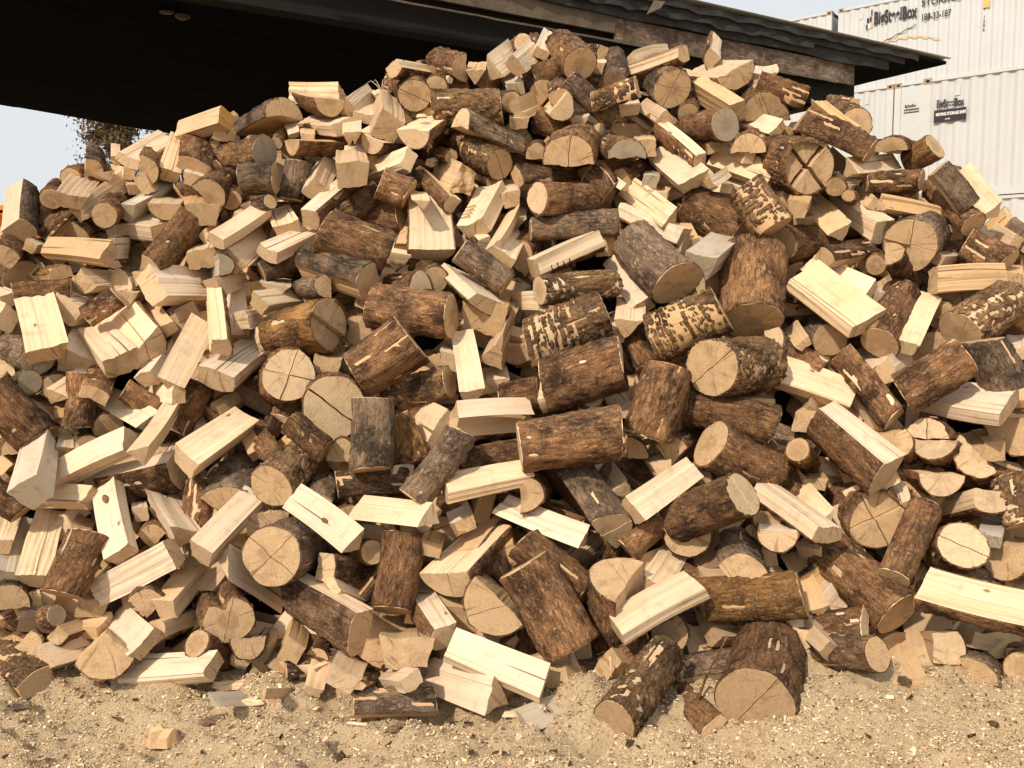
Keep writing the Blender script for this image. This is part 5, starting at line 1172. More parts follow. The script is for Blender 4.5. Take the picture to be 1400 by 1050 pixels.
('N',-0.339,3.701,0.698,1.64,0.67,-2.14,0.127,0.088,0.396,'l',3541,'pale block with a rough grey end'),
('N',-0.205,3.864,0.634,1.49,0.39,-2.99,0.106,0.067,0.386,'l',3548,'pale billet slanting up leftward just above the split pale half log'),
('N',-0.348,3.792,0.550,1.61,-0.14,3.10,0.095,0.066,0.403,'t',3555,'tan billet slanting up rightward just up left of the split pale half log'),
('H',-0.765,4.069,0.927,1.62,0.01,-3.03,0.138,0.096,0.383,'t',3562,'tan half log seen end on just below the darkly cracked pale end'),
('R',0.464,3.900,1.034,2.30,1.36,-0.84,0.236,0.236,0.437,'rl',3569,'fat reddish brown log with a broken knot'),
('B',0.052,4.306,1.071,0.43,-1.23,2.77,0.117,0.055,0.311,'d',3576,'dark barked split slanting up rightward just up left of the fat knotted log'),
('N',0.498,4.121,1.094,1.48,0.18,-3.14,0.102,0.070,0.398,'l',3583,'pale billet slanting up leftward just down right of the stepped pale end'),
('R',0.601,4.021,1.008,0.19,-0.27,2.95,0.211,0.211,0.315,'r',3590,'brown round log standing steeply right of the stepped pale end'),
('Q',0.565,4.107,0.929,1.56,-0.80,3.11,0.130,0.097,0.381,'t',3597,'tan wedge seen end on right of the fat knotted log'),
('Q',0.712,4.052,0.946,1.57,0.04,2.71,0.147,0.130,0.418,'rt',3604,'tan wedge slanting up rightward up left of the oval ended log'),
('R',0.876,3.995,0.976,-2.93,-1.13,0.12,0.210,0.210,0.378,'rt',3611,'reddish round log with a bright ragged end on its left'),
('R',0.795,4.181,1.121,2.55,-1.33,0.29,0.168,0.168,0.394,'rt',3618,'round log with a narrow oval end split by a pale line'),
('H',0.430,3.773,0.649,0.92,-0.64,-2.24,0.241,0.130,0.409,'gltx1',3625,'half log with scaly grey bark above and a pale cut face below'),
('N',0.500,3.781,0.718,0.95,-0.90,2.71,0.121,0.073,0.388,'l',3632,'bright straight billet slanting up to the right'),
('R',0.940,3.660,0.818,-2.98,1.09,-0.66,0.186,0.186,0.378,'rlx1',3639,'round log with a pale oval end and a knot in its bark'),
('H',0.835,4.038,0.832,1.64,-0.01,2.99,0.119,0.095,0.377,'t',3646,'tan half log seen end on just above the oval ended log'),
('N',0.671,3.991,0.858,1.65,0.27,-3.09,0.088,0.069,0.413,'l',3653,'pale billet seen end on up left of the oval ended log'),
('N',0.491,3.963,0.765,1.37,0.67,-3.10,0.099,0.078,0.373,'t',3660,'tan billet slanting up leftward just up right of the scaly half log'),
('H',0.079,3.874,0.776,3.01,-1.41,1.54,0.159,0.108,0.375,'rt',3667,'tan half log seen end on left of the scaly half log'),
('N',0.307,3.766,0.604,1.28,0.68,-2.28,0.129,0.049,0.421,'l',3674,'pale billet slanting up leftward down left of the scaly half log'),
('R',0.488,3.860,0.539,0.51,-0.73,2.77,0.134,0.134,0.205,'r',3681,'brown round log slanting up rightward down right of the scaly half log'),
('N',0.665,3.932,0.585,1.41,0.27,3.05,0.099,0.051,0.235,'w',3688,'greyish billet standing steeply just left of the oval ended log'),
('H',0.753,3.847,0.567,-1.62,-0.02,-0.28,0.202,0.108,0.382,'rt',3695,'small half round end with curved growth rings'),
('N',0.000,3.985,0.818,1.72,0.20,-2.98,0.109,0.060,0.417,'l',3702,'pale billet seen end on right of the scaly leaning log'),
('B',1.581,3.823,0.865,-0.37,1.02,1.67,0.200,0.172,0.413,'rl',3709,'stout split with dark bark on its front and a pale top'),
('N',1.654,3.886,0.861,3.13,1.00,-0.68,0.071,0.025,0.244,'l',3716,'pale billet slanting up rightward just above the stepped broken end'),
('Q',1.746,4.145,1.066,-0.25,0.76,1.85,0.168,0.133,0.400,'rl',3723,'long pale split with ragged bark along its left'),
('B',2.160,3.944,1.140,-1.51,-0.51,0.57,0.216,0.093,0.399,'l',3730,'broad bright slab with a ragged bark edge below'),
('H',1.849,4.038,1.031,1.83,0.02,2.53,0.182,0.086,0.423,'rlx1',3737,'pale half log slanting up leftward just down left of the ragged bright slab'),
('Q',1.728,3.997,0.979,3.02,-1.28,1.16,0.118,0.094,0.399,'t',3744,'tan wedge seen end on right of the stout dark split'),
('H',1.855,3.992,0.960,-1.90,-0.02,-0.57,0.190,0.086,0.376,'rl',3751,'small half log end with flat side up'),
('H',2.009,3.956,0.913,-2.07,0.70,-0.91,0.215,0.102,0.376,'rl',3758,'tilted half log end with a notch in its flat side'),
('H',1.859,3.901,0.815,-1.67,0.06,-0.11,0.204,0.092,0.403,'rl',3765,'pale half log lying level up right of the stepped broken end'),
('B',2.039,3.831,0.754,-1.94,0.10,0.03,0.131,0.099,0.410,'rl',3772,'half pale barked split lying level just above the crookedly cracked end'),
('R',2.200,3.832,0.658,0.36,0.34,2.70,0.179,0.179,0.212,'p',3779,'ridged stripy log at the right edge'),
('H',2.292,4.117,1.011,-1.59,-0.02,-0.68,0.279,0.176,0.411,'t',3786,'tan half log seen end on down right of the ragged bright slab'),
('N',2.131,4.053,0.921,1.54,0.20,2.82,0.165,0.087,0.387,'t',3793,'tan billet slanting up leftward just below the ragged bright slab'),
('R',1.244,3.945,0.955,1.92,-0.37,2.54,0.096,0.096,0.391,'y',3800,'orange barked round log slanting up leftward just left of the stout dark split'),
('N',1.364,4.229,1.029,1.55,-0.18,2.70,0.105,0.090,0.386,'t',3807,'tan billet seen end on just up left of the stout dark split'),
('B',1.299,3.684,0.641,-1.25,0.19,0.56,0.183,0.072,0.391,'l',3814,'long bright slab sloping down to the right'),
('N',1.357,3.854,0.661,1.10,0.73,3.01,0.097,0.050,0.386,'l',3821,'pale billet slanting up leftward just left of the stepped broken end'),
('R',1.575,3.889,0.660,1.73,1.11,-3.06,0.253,0.253,0.415,'rtx2',3828,'broken round end with stepped tan pieces'),
('N',1.692,3.853,0.733,1.20,0.39,2.81,0.044,0.033,0.152,'l',3835,'thin pale billet standing steeply just right of the stepped broken end'),
('Q',1.553,3.630,0.481,0.59,-0.68,3.10,0.142,0.134,0.383,'rl',3842,'steep split with a bright left side and bark on the right'),
('R',1.844,3.666,0.608,2.03,0.41,3.07,0.187,0.187,0.409,'rlx1',3849,'pale round end with one crooked crack'),
('N',1.981,3.720,0.608,1.56,-0.05,2.61,0.093,0.056,0.393,'w',3856,'greyish billet standing steeply just up right of the crookedly cracked end'),
('N',2.173,3.964,0.585,1.66,0.05,2.69,0.100,0.086,0.390,'t',3863,'tan billet seen end on up right of the crookedly cracked end'),
('H',1.087,3.675,0.628,-1.64,0.01,-0.26,0.159,0.087,0.423,'l',3870,'pale half log seen end on right of the oval ended log'),
('H',1.106,3.882,0.654,-1.74,0.01,-0.24,0.133,0.092,0.418,'t',3877,'tan half log seen end on right of the oval ended log'),
('N',1.364,4.052,0.780,1.60,0.09,2.89,0.101,0.060,0.383,'t',3884,'tan billet seen end on just down left of the stout dark split'),
('N',1.726,4.091,0.981,1.63,0.30,2.96,0.102,0.060,0.380,'t',3891,'tan billet seen end on just right of the stout dark split'),
('B',-1.842,3.423,0.131,1.40,0.29,-2.26,0.135,0.083,0.398,'pt',3898,'block with ridged peeling bark standing in the sawdust at the far left'),
('R',-1.821,3.595,0.424,0.40,-0.43,-2.81,0.162,0.162,0.257,'r',3905,'thick brown round log leaning steeply'),
('N',-1.996,3.720,0.441,1.03,-0.16,-2.81,0.137,0.073,0.390,'l',3912,'pale billet standing steeply just up left of the steep brown log'),
('N',-2.101,3.718,0.454,1.19,-0.27,-2.70,0.111,0.065,0.403,'w',3919,'greyish billet standing steeply left of the steep brown log'),
('N',-1.378,3.657,0.580,-3.10,1.09,-0.17,0.125,0.079,0.407,'l',3926,'long pale block slanting up to the right'),
('Q',-1.488,3.626,0.383,1.53,0.03,-2.86,0.142,0.118,0.414,'dt',3933,'tan wedge standing steeply just down right of the long pale block'),
('N',-1.743,3.690,0.330,1.47,-0.32,-2.80,0.127,0.080,0.385,'t',3940,'tan billet standing steeply just down right of the steep brown log'),
('N',-1.417,3.630,0.351,1.31,0.12,2.95,0.097,0.086,0.406,'l',3947,'slim bright split with a brown side'),
('N',-1.271,3.724,0.545,1.45,-0.40,-2.93,0.170,0.073,0.375,'l',3954,'pale billet slanting up rightward above the notched round end'),
('N',-1.186,3.673,0.529,2.62,-0.74,1.66,0.160,0.048,0.375,'l',3961,'pale billet slanting up leftward just up right of the notched round end'),
('R',-1.136,3.564,0.329,1.61,0.31,-2.73,0.194,0.194,0.375,'rtx1',3968,'round end with a notch torn from its top'),
('B',-1.440,3.568,0.274,-1.71,-0.18,-0.22,0.107,0.078,0.378,'t',3975,'half pale barked split slanting up rightward just above the level pale sawdust block'),
('H',-1.038,3.495,0.242,-1.82,-0.04,0.18,0.137,0.084,0.413,'t',3982,'tan half log seen end on just down right of the notched round end'),
('R',-1.243,3.498,0.256,-2.93,-0.98,0.91,0.108,0.108,0.391,'rt',3989,'brown round log slanting up leftward just below the notched round end'),
('N',-1.155,3.440,0.190,1.79,0.60,-1.73,0.111,0.064,0.398,'l',3996,'pale block lying level on the sawdust'),
('Q',-1.563,3.411,0.224,-1.81,-0.01,0.39,0.213,0.172,0.395,'tx1',4003,'triangular end face low in the pile with a pale centre line'),
('Q',-1.807,3.530,0.274,-1.75,-0.16,-0.08,0.090,0.077,0.383,'rt',4010,'tan wedge slanting up rightward below the steep brown log'),
('Q',-1.926,3.553,0.235,2.91,-1.16,2.06,0.107,0.101,0.374,'t',4017,'tan wedge lying level just up right of the ridged peeling block'),
('R',-1.851,3.617,0.329,2.87,1.25,-0.74,0.082,0.082,0.381,'rw',4024,'brown round log lying level just above the ridged peeling block'),
('H',-2.017,3.561,0.412,1.71,0.01,-2.67,0.164,0.101,0.417,'dt',4031,'tan half log seen end on above the ridged peeling block'),
('N',-1.970,3.620,0.370,1.75,0.06,-2.58,0.108,0.087,0.390,'l',4038,'pale billet seen end on above the ridged peeling block'),
('N',-1.939,3.690,0.354,1.78,-0.03,-2.69,0.083,0.092,0.394,'l',4045,'pale billet seen end on just down left of the steep brown log'),
('N',-1.435,3.472,0.255,1.55,0.71,-2.49,0.136,0.068,0.386,'l',4052,'pale block with its square end turned down to the right'),
('N',-1.093,3.214,0.145,1.99,-0.50,2.58,0.075,0.028,0.411,'w',4059,'greyish billet lying level down right of the level pale sawdust block'),
('B',-0.605,3.541,0.284,-0.16,1.33,2.36,0.188,0.116,0.409,'dt',4066,'dark weathered split with a worn brown face'),
('N',-0.868,3.505,0.216,1.59,1.01,-2.95,0.105,0.100,0.392,'t',4073,'tan billet standing steeply just down left of the dark weathered split'),
('B',-0.777,3.725,0.491,-3.10,-1.18,0.98,0.128,0.097,0.398,'rl',4080,'half pale barked split lying level just up right of the dark weathered split'),
('N',-0.739,3.678,0.435,2.23,-0.66,2.25,0.101,0.048,0.393,'l',4087,'pale billet slanting up leftward just up right of the dark weathered split'),
('R',-0.504,3.721,0.312,0.38,-0.16,-3.06,0.168,0.168,0.306,'r',4094,'upright brown log with scaly bark'),
('R',-0.587,3.779,0.545,1.97,1.13,-2.37,0.100,0.100,0.403,'y',4101,'orange barked round log slanting up leftward just down right of the flat knotted billet'),
('H',-0.265,3.702,0.435,-1.26,-0.16,-0.58,0.246,0.137,0.402,'ltx1',4108,'thick pale half log split down its front end'),
('H',-0.096,3.581,0.360,-1.81,0.73,-0.30,0.272,0.140,0.419,'tx1',4115,'half round end face with a line across it'),
('Q',-0.279,3.560,0.255,-1.28,0.83,0.63,0.123,0.140,0.421,'rl',4122,'split with bright top and brown bark on its left'),
('N',-0.560,3.571,0.197,1.51,-0.54,3.06,0.190,0.094,0.375,'t',4129,'tan billet slanting up rightward right of the dark weathered split'),
('N',-0.410,3.485,0.217,1.79,0.02,-3.08,0.225,0.122,0.392,'t',4136,'tan billet seen end on left of the big foot block'),
('N',-0.639,3.320,0.183,1.77,-0.53,3.09,0.138,0.073,0.374,'l',4143,'pale billet slanting up rightward below the dark weathered split'),
('B',-0.592,3.327,0.165,1.89,-0.25,3.01,0.077,0.036,0.391,'r',4150,'brown barked split slanting up rightward down right of the dark weathered split'),
('N',-0.378,3.318,0.177,1.94,0.31,-2.55,0.085,0.058,0.414,'l',4157,'pale billet lying level down right of the dark weathered split'),
('B',-0.601,3.333,0.084,1.65,-0.62,1.72,0.108,0.051,0.312,'g',4164,'grey brown bark slab lying on the sawdust'),
('N',0.126,3.375,0.145,1.21,0.59,-2.05,0.149,0.067,0.402,'l',4171,'big bright block lying on top at the foot of the pile'),
('N',-0.048,3.335,0.105,1.71,1.05,-2.24,0.147,0.103,0.376,'l',4178,'pale block underneath the big bright block'),
('R',-0.786,3.557,0.173,1.66,-0.51,3.14,0.088,0.088,0.414,'r',4185,'brown round log slanting up rightward just below the dark weathered split'),
('R',-0.906,3.536,0.136,1.50,-1.19,1.96,0.073,0.073,0.292,'d',4192,'dark round log lying level just below the dark weathered split'),
('N',-0.767,3.399,0.098,1.28,-0.25,-3.03,0.071,0.037,0.174,'l',4199,'pale billet standing steeply below the dark weathered split'),
('N',-0.914,3.245,0.166,3.07,-1.13,1.40,0.037,0.016,0.413,'t',4206,'thin tan billet lying level down left of the dark weathered split'),
('H',0.246,3.501,0.225,0.33,0.52,-2.98,0.235,0.115,0.389,'rtx1',4213,'big brown half log with its split end facing down to the right'),
('R',0.308,3.759,0.362,0.48,0.83,-2.85,0.170,0.170,0.343,'r',4220,'brown round log slanting up leftward up left of the upright cracked half log'),
('H',0.412,3.593,0.500,2.85,0.44,-2.23,0.240,0.172,0.413,'rtx1',4227,'upright half log showing its cracked top end'),
('N',0.573,3.676,0.420,1.36,-0.51,2.81,0.127,0.064,0.374,'l',4234,'pale billet slanting up rightward up right of the upright cracked half log'),
('B',0.407,3.498,0.315,-1.15,0.30,-1.17,0.155,0.069,0.379,'l',4241,'bright flat billet lying across the others'),
('R',0.644,3.637,0.249,1.80,-0.09,2.86,0.150,0.150,0.398,'rt',4248,'brown round log seen end on right of the upright cracked half log'),
('Q',0.562,3.588,0.221,2.20,0.64,-1.42,0.116,0.094,0.409,'rt',4255,'tan wedge slanting up rightward just up left of the blotchy log in sawdust'),
('R',0.373,3.210,0.071,1.13,-0.57,2.72,0.160,0.160,0.403,'pt',4262,'round log with blotchy peeling bark leaning on the sawdust'),
('N',0.040,3.244,0.048,1.60,-0.45,2.32,0.113,0.036,0.374,'w',4269,'dusty grey slab lying in the sawdust'),
('B',0.737,3.224,0.044,1.56,0.72,-2.94,0.105,0.050,0.386,'rt',4276,'half pale barked split slanting up leftward right of the blotchy log in sawdust'),
('R',0.886,3.214,0.145,1.46,-0.20,2.78,0.280,0.280,0.409,'rtx1',4283,'largest round log with its wide end facing the front'),
('R',0.779,3.688,0.370,1.12,-1.23,1.73,0.174,0.174,0.407,'yt',4290,'orange brown round log lying level'),
('Q',0.937,3.637,0.517,1.53,-0.02,2.96,0.192,0.142,0.382,'gt',4297,'tan wedge standing steeply just above the orange brown log'),
('N',0.815,3.665,0.238,1.82,-0.56,2.04,0.118,0.080,0.372,'t',4304,'tan billet lying level just below the orange brown log'),
('N',0.662,3.561,0.110,1.68,-1.08,2.09,0.091,0.055,0.386,'t',4311,'tan billet lying level just left of the largest round log'),
('R',1.577,3.628,0.329,0.90,0.85,3.11,0.216,0.216,0.420,'rt',4318,'thick reddish round log slanting down to the right'),
('N',1.272,3.686,0.316,1.16,0.47,2.98,0.093,0.064,0.375,'t',4325,'tan billet slanting up leftward right of the orange brown log'),
('B',1.420,3.577,0.309,2.06,0.70,-1.87,0.140,0.070,0.401,'rl',4332,'half pale barked split lying level down left of the thick reddish log'),
('R',1.381,3.346,0.272,2.47,1.21,-1.75,0.124,0.124,0.419,'dt',4339,'dark log with scaly bark half buried in the sawdust'),
('N',1.528,3.370,0.133,1.52,0.40,2.89,0.125,0.052,0.408,'t',4346,'squared tan block standing in the sawdust'),
('N',1.695,3.489,0.140,1.31,0.28,2.80,0.194,0.084,0.387,'t',4353,'tan billet standing steeply just up right of the squared sawdust block'),
('H',1.635,3.560,0.450,-1.67,0.38,-2.17,0.220,0.101,0.409,'lt',4360,'long bright half log reaching out of the right edge'),
('H',2.073,3.771,0.508,-1.69,-0.03,-0.63,0.199,0.139,0.378,'t',4367,'tan half log seen end on up right of the long right-edge half log'),
('N',1.824,3.555,0.257,2.77,-1.23,0.81,0.066,0.047,0.239,'t',4374,'tan billet lying level just below the long right-edge half log'),
('H',1.782,3.435,0.170,1.71,0.04,2.55,0.191,0.090,0.386,'gt',4381,'tan half log slanting up rightward below the long right-edge half log'),
('R',1.972,3.408,0.189,1.71,-0.13,2.48,0.141,0.141,0.418,'y',4388,'orange barked round log slanting up rightward down right of the long right-edge half log'),
('R',1.888,3.718,0.454,-3.10,-1.28,0.66,0.091,0.091,0.417,'g',4395,'grey barked round log lying level just above the long right-edge half log'),
]
for S_ in STICKS:
    k_, x, y, z, a, b, c_, w, h, L, tone, seed, label = S_
    add_stick(k_, (x, y, z), (a, b, c_), w, h, L, tone, seed, label)

# ------------------------------------------------------------------ the rest of the heap : sticks lying deeper, and the far side nobody could count from here
RX = np.array([p[0] for p in RIDGE]); RZ = np.array([p[1] for p in RIDGE])
def ridge_z(x): return float(np.interp(x, RX, RZ))
def heap_z(x, y):
    zf = (y - PY0) * PT; rz = ridge_z(x); yr = PY0 + rz / PT
    return min(zf, rz - 0.05) if y < yr else rz - 0.05 - (y - yr - 0.35 if y > yr + 0.35 else 0) * 0.85
def joined(name, items):
    VV, FF, MI, LC, RV = [], [], [], [], []; k = 0
    mats = [M['s_l'], M['s_t'], M['s_d'], M['e_l'], M['e_t'], M['b_r'], M['b_g'], M['b_d']]
    for kind, w, h, L, seed, R3, t3 in items:
        wood, bark = stick(kind, w, h, L, seed, lowres=True)
        sm_ = (0, 1, 1, 2)[seed % 4] if kind == 'N' else 1; em = 3 + seed % 2  # a share of brown splits puts shade into the deeper sticks
        for part, arr in ((0, wood), (1, bark)):
            if arr is None: continue
            V = arr[0] @ R3.T + t3; F = arr[1]; lc = arr[2 + (part == 0)]
            VV.append(V); LC.append(lc); RV.append(np.full(len(V), (seed * .6180339) % 1)); FF += [tuple(i + k for i in f) for f in F]
            MI += ([sm_ if m == 0 else em for m in arr[2]] if part == 0 else [5 + seed % 3] * len(F)); k += len(V)
    o = finish(name, np.concatenate(VV), FF, mats, MI, np.concatenate(LC), 0, True, None, np.concatenate(RV)); return o
def rand_frame(r, nrm=None):
    z = r.normal(size=3); z[2] *= 0.55; 
    if nrm is not None: z -= nrm * (z @ nrm) * 0.75
    z /= np.linalg.norm(z); a = np.cross(z, r.normal(size=3)); a /= np.linalg.norm(a); return np.stack([np.cross(a, z), a, z], 1)
fr = np.random.default_rng(42); items = []
nf = np.array([0, -PT, 1.0]); nf /= np.linalg.norm(nf)
def kindsize(r):
    kd = 'HBQBNNNB'[r.integers(8)]; w = r.uniform(.11, .165); return kd, w, w * r.uniform(.5, .85), r.uniform(.36, .41)  # mostly barked kinds, their darker colour standing in for shade in the gaps
for layer, cnt in ((0.135, 640), (0.32, 420)):
    n = 0
    while n < cnt:
        x = fr.uniform(-4.6, 4.8); z = fr.uniform(0.0, 3.3); y = PY0 + z / PT
        if z > ridge_z(x) - 0.16 - layer * .4: continue
        if abs(x) > y * 0.75 + .8: n += 1; continue
        kd, w, h, L = kindsize(fr); F3 = rand_frame(fr, nf); c3_ = np.array([x, y, z]) - nf * (layer + fr.uniform(0, .09)); t3 = c3_ - F3[:, 2] * L / 2
        if min(t3[2], (t3 + F3[:, 2] * L)[2]) < -0.02: continue
        items.append((kd, w, h, L, int(fr.integers(1, 99999)), F3, t3)); n += 1
for _ in range(95):                     # low ones half sunk in the sawdust along the foot
    x = fr.uniform(-3.2, 3.3); y = fr.uniform(3.60, 3.78); kd, w, h, L = kindsize(fr); w *= .85; F3 = rand_frame(fr, np.array([0, 0, 1.0]))
    c3_ = np.array([x, y, float(ground_z(x, y)) + .02]); items.append((kd, w, h, L * .8, int(fr.integers(1, 99999)), F3, c3_ - F3[:, 2] * L * .4))
tag(joined('firewood', items), 'firewood lying deeper in the heap behind the sticks on its face', 'firewood', None, 'stuff')
items = []
for _ in range(520):
    x = fr.uniform(-4.8, 5.0); rz = ridge_z(x); yr = PY0 + rz / PT; y = fr.uniform(yr + .12, yr + 3.6); z = heap_z(x, y)
    if z < 0.05: continue
    kd, w, h, L = kindsize(fr); F3 = rand_frame(fr, np.array([0, .65, .76])); c3_ = np.array([x, y, z - .14]); t3 = c3_ - F3[:, 2] * L / 2
    items.append((kd, w, h, L, int(fr.integers(1, 99999)), F3, t3))
tag(joined('firewood', items), 'firewood covering the rear slope of the heap', 'firewood', None, 'stuff')
# near-black sheet added inside the heap to block daylight and stand in for shade
cxs = np.linspace(-5.4, 5.6, 70); V = []; F = []
for x in cxs:
    rz = ridge_z(x) - .35; yr = PY0 + rz / PT
    for (yy, zz) in ((PY0 + .42, -.05), (PY0 + .42 + max(rz, .02) / PT * .5, max(rz, .02) * .5), (PY0 + .42 + max(rz, .02) / PT, max(rz, .02)), (yr + 1.0, max(rz - .25, .02)), (yr + 3.6, -.05)): V.append((x, yy, zz))
for i in range(len(cxs) - 1):
    for k in range(4): a = i * 5 + k; F.append((a, a + 5, a + 6, a + 1))
core_m = plain('heap_gap_shade', (0.045, 0.028, 0.018), 0.95, 0.02, 9, 0.5, None, 0.01)
tag(finish('heap_core_sheet', V, F, [core_m]), 'dark sheet added inside the heap to shut out daylight', 'heap core', None, 'stuff')

# ------------------------------------------------------------------ sawdust flakes, chips and bark crumbs on the ground
m_chip = NT('sawdust_flakes', 0.9, 0.05); vr = m_chip.attr('rnd', 'Fac')
m_chip.color(m_chip.ramp(vr, [(0.0, (0.06, 0.035, 0.022)), (0.06, (0.18, 0.11, 0.06)), (0.12, (0.48, 0.33, 0.19)), (0.5, (0.68, 0.51, 0.31)), (0.85, (0.80, 0.64, 0.42)), (1.0, (0.86, 0.73, 0.52))])); m_chip = m_chip.m
def flakes(name, n, smin, smax, seed, xr, yr, darker=0.0):
    r = np.random.default_rng(seed); y = yr[0] + (yr[1] - yr[0]) * r.uniform(0, 1, n) ** 1.1; x = r.uniform(-1, 1, n) * (y * .6 + .1) + xr
    clump = np.sin(x * 3.1 + 1) * np.sin(y * 5.3 + x * 2) + np.sin(x * 9 + y * 7)
    keep = r.uniform(-2.2, 2, n) < clump + .8; x = x[keep]; y = y[keep]; n = len(x)
    s = smin * (smax / smin) ** (r.uniform(0, 1, n) ** 2.6); asp = r.uniform(.25, .8, n)
    P = np.stack([x, y, ground_z(x, y) + s * .22], 1)
    A = r.normal(size=(n, 3)); A[:, 2] *= .45; A /= np.linalg.norm(A, axis=1)[:, None]; B = np.cross(A, r.normal(size=(n, 3)) * [.5, .5, 1]); B /= np.linalg.norm(B, axis=1)[:, None]; Nn = np.cross(A, B)
    A *= s[:, None] / 2; B *= (s * asp)[:, None] / 2; Nn *= (s * .13)[:, None]
    V = np.stack([P - A - B * .7, P + A * .8 - B, P + A + B * .8, P - A * .9 + B, P + Nn], 1).reshape(-1, 3)
    i5 = np.arange(n) * 5; Fq = [f for i in i5.tolist() for f in ((i, i + 1, i + 4), (i + 1, i + 2, i + 4), (i + 2, i + 3, i + 4), (i + 3, i, i + 4))]
    rv = np.repeat(np.clip(r.uniform(0, 1, n) - darker * (r.uniform(0, 1, n) < .5) , 0, 1), 5)
    return finish(name, V, Fq, [m_chip], None, V, 0, False, None, rv)
tag(flakes('sawdust', 170000, .0035, .014, 5, 0, (2.55, 4.1)), 'fine pale sawdust strewn before the pile', 'sawdust', None, 'stuff')
tag(flakes('sawdust', 46000, .006, .0145, 15, 0, (2.55, 4.1), .12), 'coarser pale shavings strewn before the pile', 'sawdust', None, 'stuff')
tag(flakes('wood_chips', 3600, .012, .036, 6, 0, (2.6, 4.05), .35), 'small wood and bark chips mixed into the sawdust', 'chips', None, 'stuff')

def slab(name, x, y, ln, wd_, th, ang, mat, seed, lift=0.004, tiltz=0.0):
    """an irregular chip or bark plate lying on the ground"""
    r = np.random.default_rng(seed); n = 14; t_ = np.linspace(0, 6.2832, n, endpoint=False)
    k = 1 + r.normal(size=n) * .13; px = np.cos(t_) * ln / 2 * k; py = np.sin(t_) * wd_ / 2 * k
    px = np.sign(px) * np.abs(px) ** .8 * (ln / 2) ** .2
    ca, sa = math.cos(ang), math.sin(ang); V = []
    for z_ in (0, 1):
        for i in range(n):
            f = .86 if z_ else 1; q = (px[i] * f, py[i] * f, z_ * th * (1 + .25 * r.normal()) + tiltz * px[i]); V.append((q[0] * ca - q[1] * sa, q[0] * sa + q[1] * ca, q[2]))
    V.append((0, 0, th * 1.25)); F = [(i, (i + 1) % n, n + (i + 1) % n, n + i) for i in range(n)] + [(n + i, n + (i + 1) % n, 2 * n) for i in range(n)]
    V = np.array(V); o = finish(name, V, F, [mat], None, V[:, [1, 2, 0]], float(r.uniform()), False)
    o.location = (x, y, float(ground_z(x, y)) + lift); return o
SL, BK, ST = M['s_l'], M['b_d'], M['s_t']
for nm, x, y, ln, wd_, th, a, m_, lab in (
    ('wood_chunk', -1.27, 3.20, .115, .075, .045, 0.2, ST, 'thick tan chunk of wood alone in the sawdust near the lower edge'),
    ('wood_chip', -.71, 3.55, .19, .05, .02, -.1, SL, 'long thin pale splinter plate lying below the small upright chunk'),
    ('wood_chip', -1.02, 3.36, .16, .045, .014, .1, SL, 'flat bright sliver lying in front of the dusty weathered plank'),
    ('bark_piece', -1.10, 3.30, .13, .045, .014, .5, M['b_g'], 'curled grey bark strip beside the bright sliver'),
    ('bark_piece', -1.33, 3.46, .05, .04, .02, .3, BK, 'dark square bark crumb below the level pale block'),
    ('bark_piece', -1.62, 3.50, .085, .03, .014, -.3, BK, 'long dark bark crumb left of the square one'),
    ('bark_piece', -1.66, 3.58, .04, .03, .014, .8, BK, 'small dark bark crumb just beyond the long one'),
    ('bark_piece', -1.98, 3.50, .055, .035, .016, .2, BK, 'dark bark crumb near the ridged block end'),
    ('bark_piece', -2.0, 3.36, .14, .035, .014, .45, M['b_r'], 'reddish bark strip slanting at the far left of the sawdust'),
    ('bark_piece', -1.86, 3.34, .08, .03, .012, .5, M['b_g'], 'grey bark sliver beside the reddish strip at the far left'),
    ('wood_chip', -1.10, 3.52, .17, .065, .02, .0, SL, 'pale half moon shaving leaning by the level pale block'),
    ('bark_piece', -.62, 3.15, .05, .04, .02, .1, BK, 'dark bark lump in the churned middle sawdust'),
    ('bark_piece', -.18, 3.36, .13, .028, .012, -.1, BK, 'thin dark bark strip under the big foot block'),
    ('bark_piece', -.42, 3.22, .10, .03, .012, .6, M['b_g'], 'grey bark strip slanting in the middle sawdust'),
    ('wood_chip', -.58, 3.30, .08, .014, .006, -.2, SL, 'thin bright splinter lying in the middle sawdust'),
    ('wood_chip', -.80, 3.22, .06, .012, .006, .9, SL, 'short bright splinter standing out of churned sawdust'),
    ('wood_chip', -.92, 3.12, .09, .035, .012, 1.2, ST, 'tan bark backed chip on edge in the churned sawdust'),
    ('bark_piece', 1.50, 3.38, .055, .05, .014, .4, BK, 'dark reddish bark flake right of the largest log'),
    ('bark_piece', 1.24, 3.42, .04, .03, .012, .1, M['b_g'], 'dull grey flake beside the dark reddish one'),
    ('bark_piece', 1.62, 3.44, .045, .025, .010, .9, BK, 'small dark flake beyond the dark reddish one'),
    ('bark_piece', .98, 3.50, .06, .05, .02, 1.1, M['b_r'], 'brown bark chunk against the right side of the largest log'),
    ('wood_chip', .02, 3.34, .11, .05, .010, .2, SL, 'thin white shaving at the left tip of the dusty slab'),
    ('bark_piece', .42, 3.12, .05, .02, .010, .8, BK, 'slim dark flake near the lower edge below the leaning log'),
    ('bark_piece', -.05, 3.10, .05, .025, .010, .3, BK, 'slim dark flake near the lower edge below the dusty slab'),
    ('bark_piece', 1.75, 3.20, .04, .03, .012, .3, M['b_r'], 'reddish flake near the lower right edge')):
    o = slab(nm, x, y, ln, wd_, th, a, m_, int(abs(x * 1000) + y * 77)); tag(o, lab, 'wood chip' if 'wood' in nm else 'bark piece', 'loose chips and bark on the sawdust')

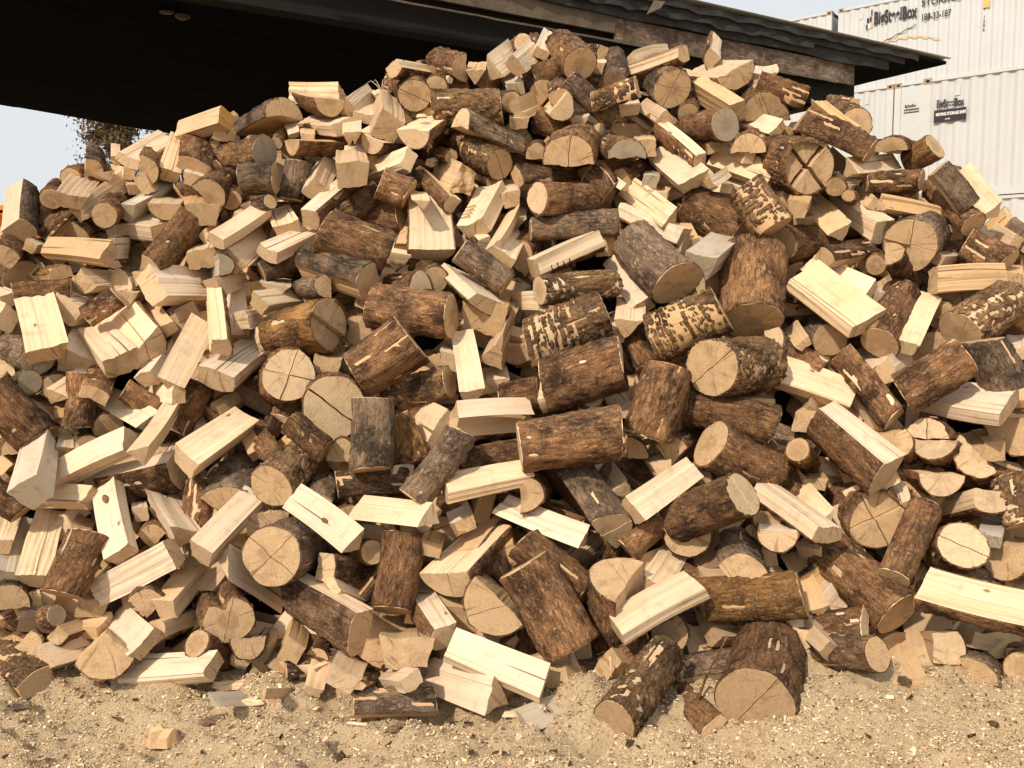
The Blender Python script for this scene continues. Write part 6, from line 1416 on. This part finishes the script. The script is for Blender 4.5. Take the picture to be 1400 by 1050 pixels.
_ch = [o for o in bpy.data.objects if o.get('label', '').startswith('bright half log with a small chip')][0]
o = slab('wood_chip', 0, 0, .06, .05, .012, .4, SL, 91); o.location = _ch.matrix_basis @ Vector((0.0, -0.075, 0.14)); tag(o, 'tiny pale chip resting on the flat top of a bright half log near the ridge', 'wood chip', 'loose chips and bark on the sawdust')
def twig(name, pts, r0, mat, label):
    V = []; F = []; n = 6; P = [np.array(p, float) for p in pts]
    for i, p in enumerate(P):
        d = P[min(i + 1, len(P) - 1)] - P[max(i - 1, 0)]; d /= np.linalg.norm(d); a = np.cross(d, [.2, .9, .3]); a /= np.linalg.norm(a); b = np.cross(d, a); rad = r0 * (1 - .6 * i / len(P)) * (1.25 if i % 3 == 1 else 1)
        for k in range(n): V.append(p + (a * math.cos(k * 1.0472) + b * math.sin(k * 1.0472)) * rad)
    for i in range(len(P) - 1):
        for k in range(n): F.append((i * n + k, i * n + (k + 1) % n, (i + 1) * n + (k + 1) % n, (i + 1) * n + k))
    F += [tuple(range(n))[::-1], tuple((len(P) - 1) * n + k for k in range(n))]
    V = np.array(V); o = finish(name, V, F, [mat], None, V, .3); tag(o, label, 'twig', 'twigs and shreds at the pile'); return o
twig('twig', [(0.70, 3.34, .06), (0.715, 3.36, .11), (0.735, 3.37, .16), (0.76, 3.38, .21), (0.80, 3.39, .28), (0.83, 3.40, .335)], .0055, M['b_r'], 'thin brown twig leaning beside the largest log')
twig('twig', [(-1.95 + .42, 3.62, .13), (-1.49, 3.64, .19), (-1.44, 3.66, .25), (-1.40, 3.67, .29)], .004, M['s_l'], 'thin pale splinter leaning near the triangular end face')
twig('twig', [(0.36, 3.26, .30), (0.365, 3.255, .26), (0.367, 3.255, .22)], .003, M['s_l'], 'fine straw like splinter hanging below the bright flat billet')
for i, (dx, dz, q) in enumerate(((-.05, .045, .0), (-.03, .06, .01), (.005, .065, -.01), (.02, .05, .0))):
    bx, by, bz = -0.74, 5.33, 2.83
    twig('wood_shred', [(bx, by, bz - .05), (bx + dx * .5, by + q, bz - .01), (bx + dx * 1.2, by, bz + dz * .4), (bx + dx * 1.6, by - .01, bz + dz * .35 - .01)], .0022, M['s_l'], ['lowest', 'second', 'third', 'topmost'][i] + ' curl of the pale shreds sticking up at the ridge')
